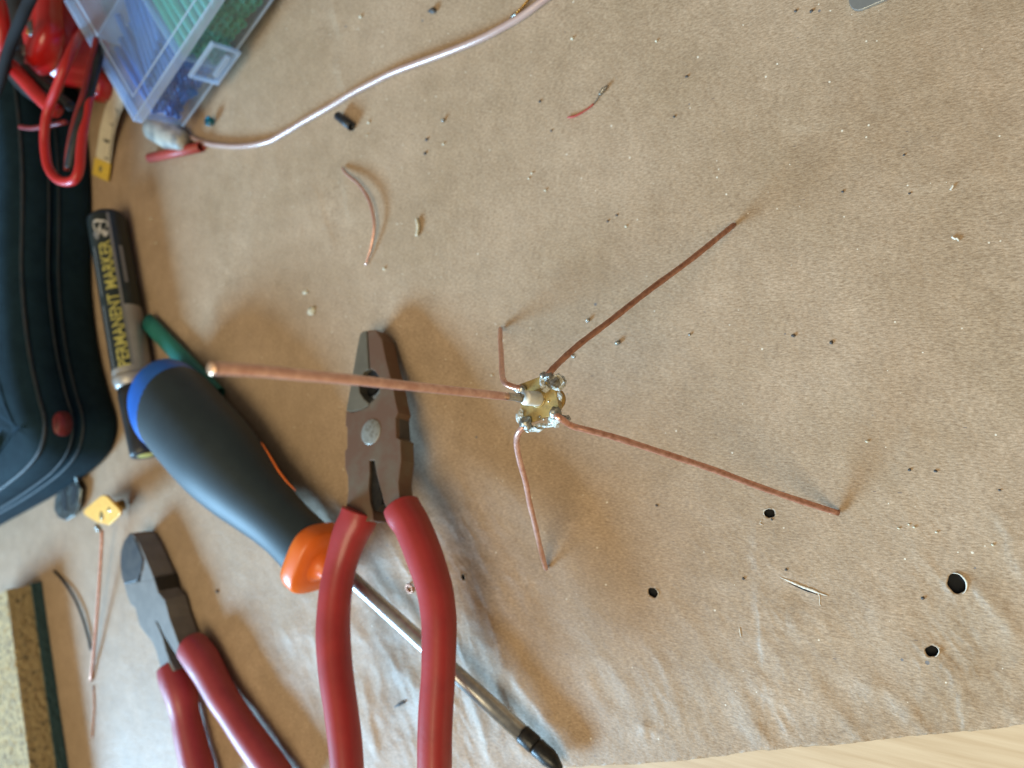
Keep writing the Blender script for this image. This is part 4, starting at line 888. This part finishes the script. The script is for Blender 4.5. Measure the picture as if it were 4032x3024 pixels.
# ------------------------------------------------------------------ red tool and leads
rt = thing('red_plastic_tool', 'glossy red plastic tool body with black recess behind the clear box, top left', 'power tool', P(230, 150, 0))
def lump(name, rows, m, par, flat=.8, seg=36, sq=2.6, dome=.6):
    p = cr([np.append(P(u, v, z), r) for u, v, z, r in rows], 6); return tube(name, [x[:3] for x in p], [x[3] for x in p], M[m], par, seg=seg, flat=flat, up=UPZ, sq=sq, dome=dome)
lump('body', [(205, -190, 30, 20), (230, -80, 30, 21), (250, 20, 31, 23), (262, 120, 31, 26), (262, 205, 29, 25), (262, 262, 27, 20)], 'red_plastic', rt, .85)
lump('handle', [(190, -60, 52, 7), (188, 60, 54, 8), (190, 140, 55, 8.5), (168, 210, 53, 9.5), (152, 242, 50, 8)], 'red_plastic', rt, .9)
lump('foot', [(-60, 330, 40, 16), (-10, 370, 40, 17), (60, 410, 36, 15), (110, 430, 32, 12)], 'red_plastic', rt, .8)
lump('button', [(385, 310, 14, 6), (400, 345, 12, 7), (395, 370, 10, 6)], 'red_plastic', rt, .9)
lump('black_recess', [(90, -120, 44, 15), (95, 0, 46, 15), (80, 110, 46, 15), (70, 210, 44, 14), (120, 300, 40, 12), (190, 350, 36, 12)], 'black_plastic', rt, .7)
lump('switch_detail', [(118, 95, 62, 2.5), (128, 130, 62, 2.5)], 'zip', rt, .6, 12)
lump('switch_detail', [(92, 185, 60, 2), (98, 215, 60, 2)], 'zip', rt, .6, 12)
lump('switch_detail', [(110, 120, 63, 1.3), (114, 128, 63, 1.3)], 'gold_wire', rt, .6, 12)
def lead(px, r, m, label): return tag(tube('test_lead', cr([P(u, v, z) for u, v, z in px], 8), r, M[m], seg=14), label, 'cable')
lead([(340, 100, 30), (322, 128, 42), (299, 165, 56), (262, 246, 65), (227, 338, 66), (193, 424, 65), (178, 492, 65), (176, 569, 64), (188, 651, 63), (217, 699, 62), (256, 716, 61), (294, 706, 60), (313, 660, 59), (320, 579, 58), (333, 482, 56), (348, 400, 54), (370, 300, 48)], 2.5, 'red_cable', 'bright red lead hanging in a long loop over the black case')
lead([(380, 150, 50), (362, 232, 52), (345, 300, 55), (328, 370, 57), (299, 458, 59), (280, 530, 60), (268, 600, 60), (262, 672, 59)], 1.5, 'red_dark', 'thinner red lead running straight inside the loop of the bright lead')
lead([(395, 180, 46), (376, 260, 50), (352, 350, 53), (330, 450, 56), (308, 531, 58), (290, 600, 58.5), (278, 660, 58)], 3.0, 'black_cable', 'black lead lying beside the thin red lead over the black case')
lead([(150, -60, 74), (118, 0, 74), (90, 60, 74), (52, 150, 73), (25, 230, 72), (-5, 330, 70), (-60, 450, 68)], 3.0, 'hole', 'thick black lead crossing the top left corner')
lead([(-60, 190, 66), (0, 230, 66), (45, 262, 65), (90, 310, 64), (140, 365, 62), (185, 410, 60), (225, 440, 57)], 4.0, 'red_cable', 'thick red lead passing below the thick black lead at the left edge')
lead([(-40, -60, 70), (-8, 20, 70), (5, 90, 70), (10, 160, 68), (0, 215, 66)], 4.5, 'red_cable', 'short stretch of red lead at the far top left corner')
lead([(100, 270, 60), (140, 310, 58), (190, 345, 56), (235, 385, 54), (280, 420, 52)], 3.0, 'black_cable', 'black lead tucked under the red tool body')
lead([(80, 500, 59.5), (130, 505, 59.5), (200, 492, 59.5), (260, 480, 58)], 1.4, 'red_dark', 'thin dark red lead crossing the top of the black case')
# ------------------------------------------------------------------ metal plate at top right
mp_ = [(3342, -140), (3342, 0), (3345, 16), (3353, 29), (3364, 37), (3378, 39), (3396, 36), (3412, 29), (3481, 0), (3760, -120)]
tag(plate('metal_plate', [P(u, v, 1.5) for u, v in mp_], 1.1, M['alu'], None, .18), 'rounded corner of a silvery metal plate at the top edge', 'metal plate')
# ------------------------------------------------------------------ solder balls, crumbs, eyelet
def small(name, u, v, s, m, label, cat, group=None, amp=.4, sd=0, flat=False):
    q = P(u, v, 0); g = gz(q[0], q[1]); o = blob(name, (q[0], q[1], g+s[2]*.85), s, M[m], None, amp, 1.4, 2, flat, sd, base=(q[0], q[1], 0)); return tag(o, label, cat, group)
small('solder_ball', 2319, 1262, (.75, .8, .8), 'solder', 'shiny solder ball above the hub, left one of two', 'solder ball', sd=1, amp=.3)
small('solder_ball', 2436, 1350, (1.0, .9, .8), 'solder_dark', 'dull dark solder lump above the hub, right one of two', 'solder ball', sd=2, amp=.4)
small('solder_ball', 2716, 1318, (.5, .4, .4), 'solder', 'tiny solder speck beside the upper right antenna leg', 'solder ball', sd=3)
small('solder_ball', 1749, 476, (.9, .8, .8), 'solder', 'small shiny solder ball below the long wire', 'solder ball', sd=4, amp=.3)
small('paint_chip', 1225, 1225, (3.0, 1.8, .35), 'crumb', 'flat cream flake left of the pliers tip', 'flake', sd=5, amp=.9)
small('paint_chip', 1203, 1150, (1.8, 1.0, .3), 'crumb', 'faint small cream flake above the larger flake', 'flake', sd=15, amp=.8)
small('plastic_bit', 1705, 45, (2.1, 1.3, .9), 'crumb_dark', 'dark crumb of plastic near the top edge left of the amber wire', 'crumb', sd=6, amp=.8)
small('plastic_bit', 858, 2328, (1.2, .8, .6), 'crumb_dark', 'dark crumb between the side cutters and the screwdriver', 'crumb', sd=7, amp=.6)
small('plastic_bit', 3126, 1322, (.6, .5, .35), 'crumb_dark', 'small dark crumb right of centre, left one of two', 'crumb', sd=8, amp=.6)
small('plastic_bit', 3274, 1349, (.55, .6, .35), 'crumb_dark', 'small dark crumb right of centre, right one of two', 'crumb', sd=9, amp=.6)
strip('dark_fibre', [(1548, 2788), (1570, 2775), (1592, 2765)], [.15, .7, .3], 'crumb_dark', 'dark sliver on the crumpled paper between the two red grips', 'crumb')
strip('pale_fibre', [(3742, 748), (3750, 738), (3754, 730)], .3, 'torn', 'short pale fibre on the paper near the right edge', 'fibre')
strip('pale_fibre', [(3748, 932), (3760, 940), (3768, 938), (3776, 948)], .28, 'torn', 'wavy pale fibre near the right edge, lower of two', 'fibre')
for k, (u, v, s, m) in enumerate([(1422, 66, .9, 'crumb'), (2254, 152, .7, 'crumb'), (2585, 162, .5, 'crumb'), (1453, 483, .8, 'crumb'), (1446, 533, .6, 'crumb'), (1747, 567, .6, 'crumb'), (2095, 682, .55, 'crumb'), (2083, 703, .5, 'crumb'), (2149, 750, .6, 'crumb'),
                                  (1514, 1058, .8, 'crumb'), (2466, 892, .5, 'crumb'), (597, 862, 1.0, 'crumb'), (615, 958, .8, 'crumb'), (3600, 2075, .4, 'crumb'), (3580, 2065, .35, 'crumb'), (3540, 2080, .4, 'crumb'), (3910, 2145, .4, 'crumb'), (3415, 1738, .5, 'crumb'), (1937, 1478, .5, 'crumb'), (3688, 2095, .4, 'crumb')]):
    small('pale_crumb', u, v, (s, s*.75, s*.6), m, 'tiny pale crumb scattered on the brown paper', 'crumb', 'pale crumbs on the paper', sd=40+k)
for k, (u, v, s) in enumerate([(2429, 848, .5), (2394, 871, .5), (2705, 302, .6), (2656, 460, .5), (1682, 551, .8), (1676, 605, .8), (2127, 400, .6), (2172, 515, .5), (3582, 1850, .5), (3684, 1855, .5), (3936, 1930, .35), (3319, 755, .45), (3582, 762, .4), (2586, 1990, .5), (3560, 610, .4), (3195, 45, .6), (3133, 44, .5), (2070, 2900, .01), (3040, 2045, .4), (3097, 2242, .45), (2928, 2278, .5), (3634, 2355, .5)]):
    if s > .1: small('dark_crumb', u, v, (s, s*.8, s*.5), 'crumb_dark', 'tiny dark crumb scattered on the brown paper', 'crumb', 'dark crumbs on the paper', sd=80+k)
c = P(1612, 2318, .8); c[2] = gz(c[0], c[1])+.7
tag(tube('brass_eyelet', [c+np.array([1.75*math.cos(a), 1.75*math.sin(a), .5*math.sin(a)]) for a in np.linspace(0, 2*math.pi, 21)], .55, M['copper_dark'], seg=9), 'small dark brass ring between the red grips of the pliers', 'ring')
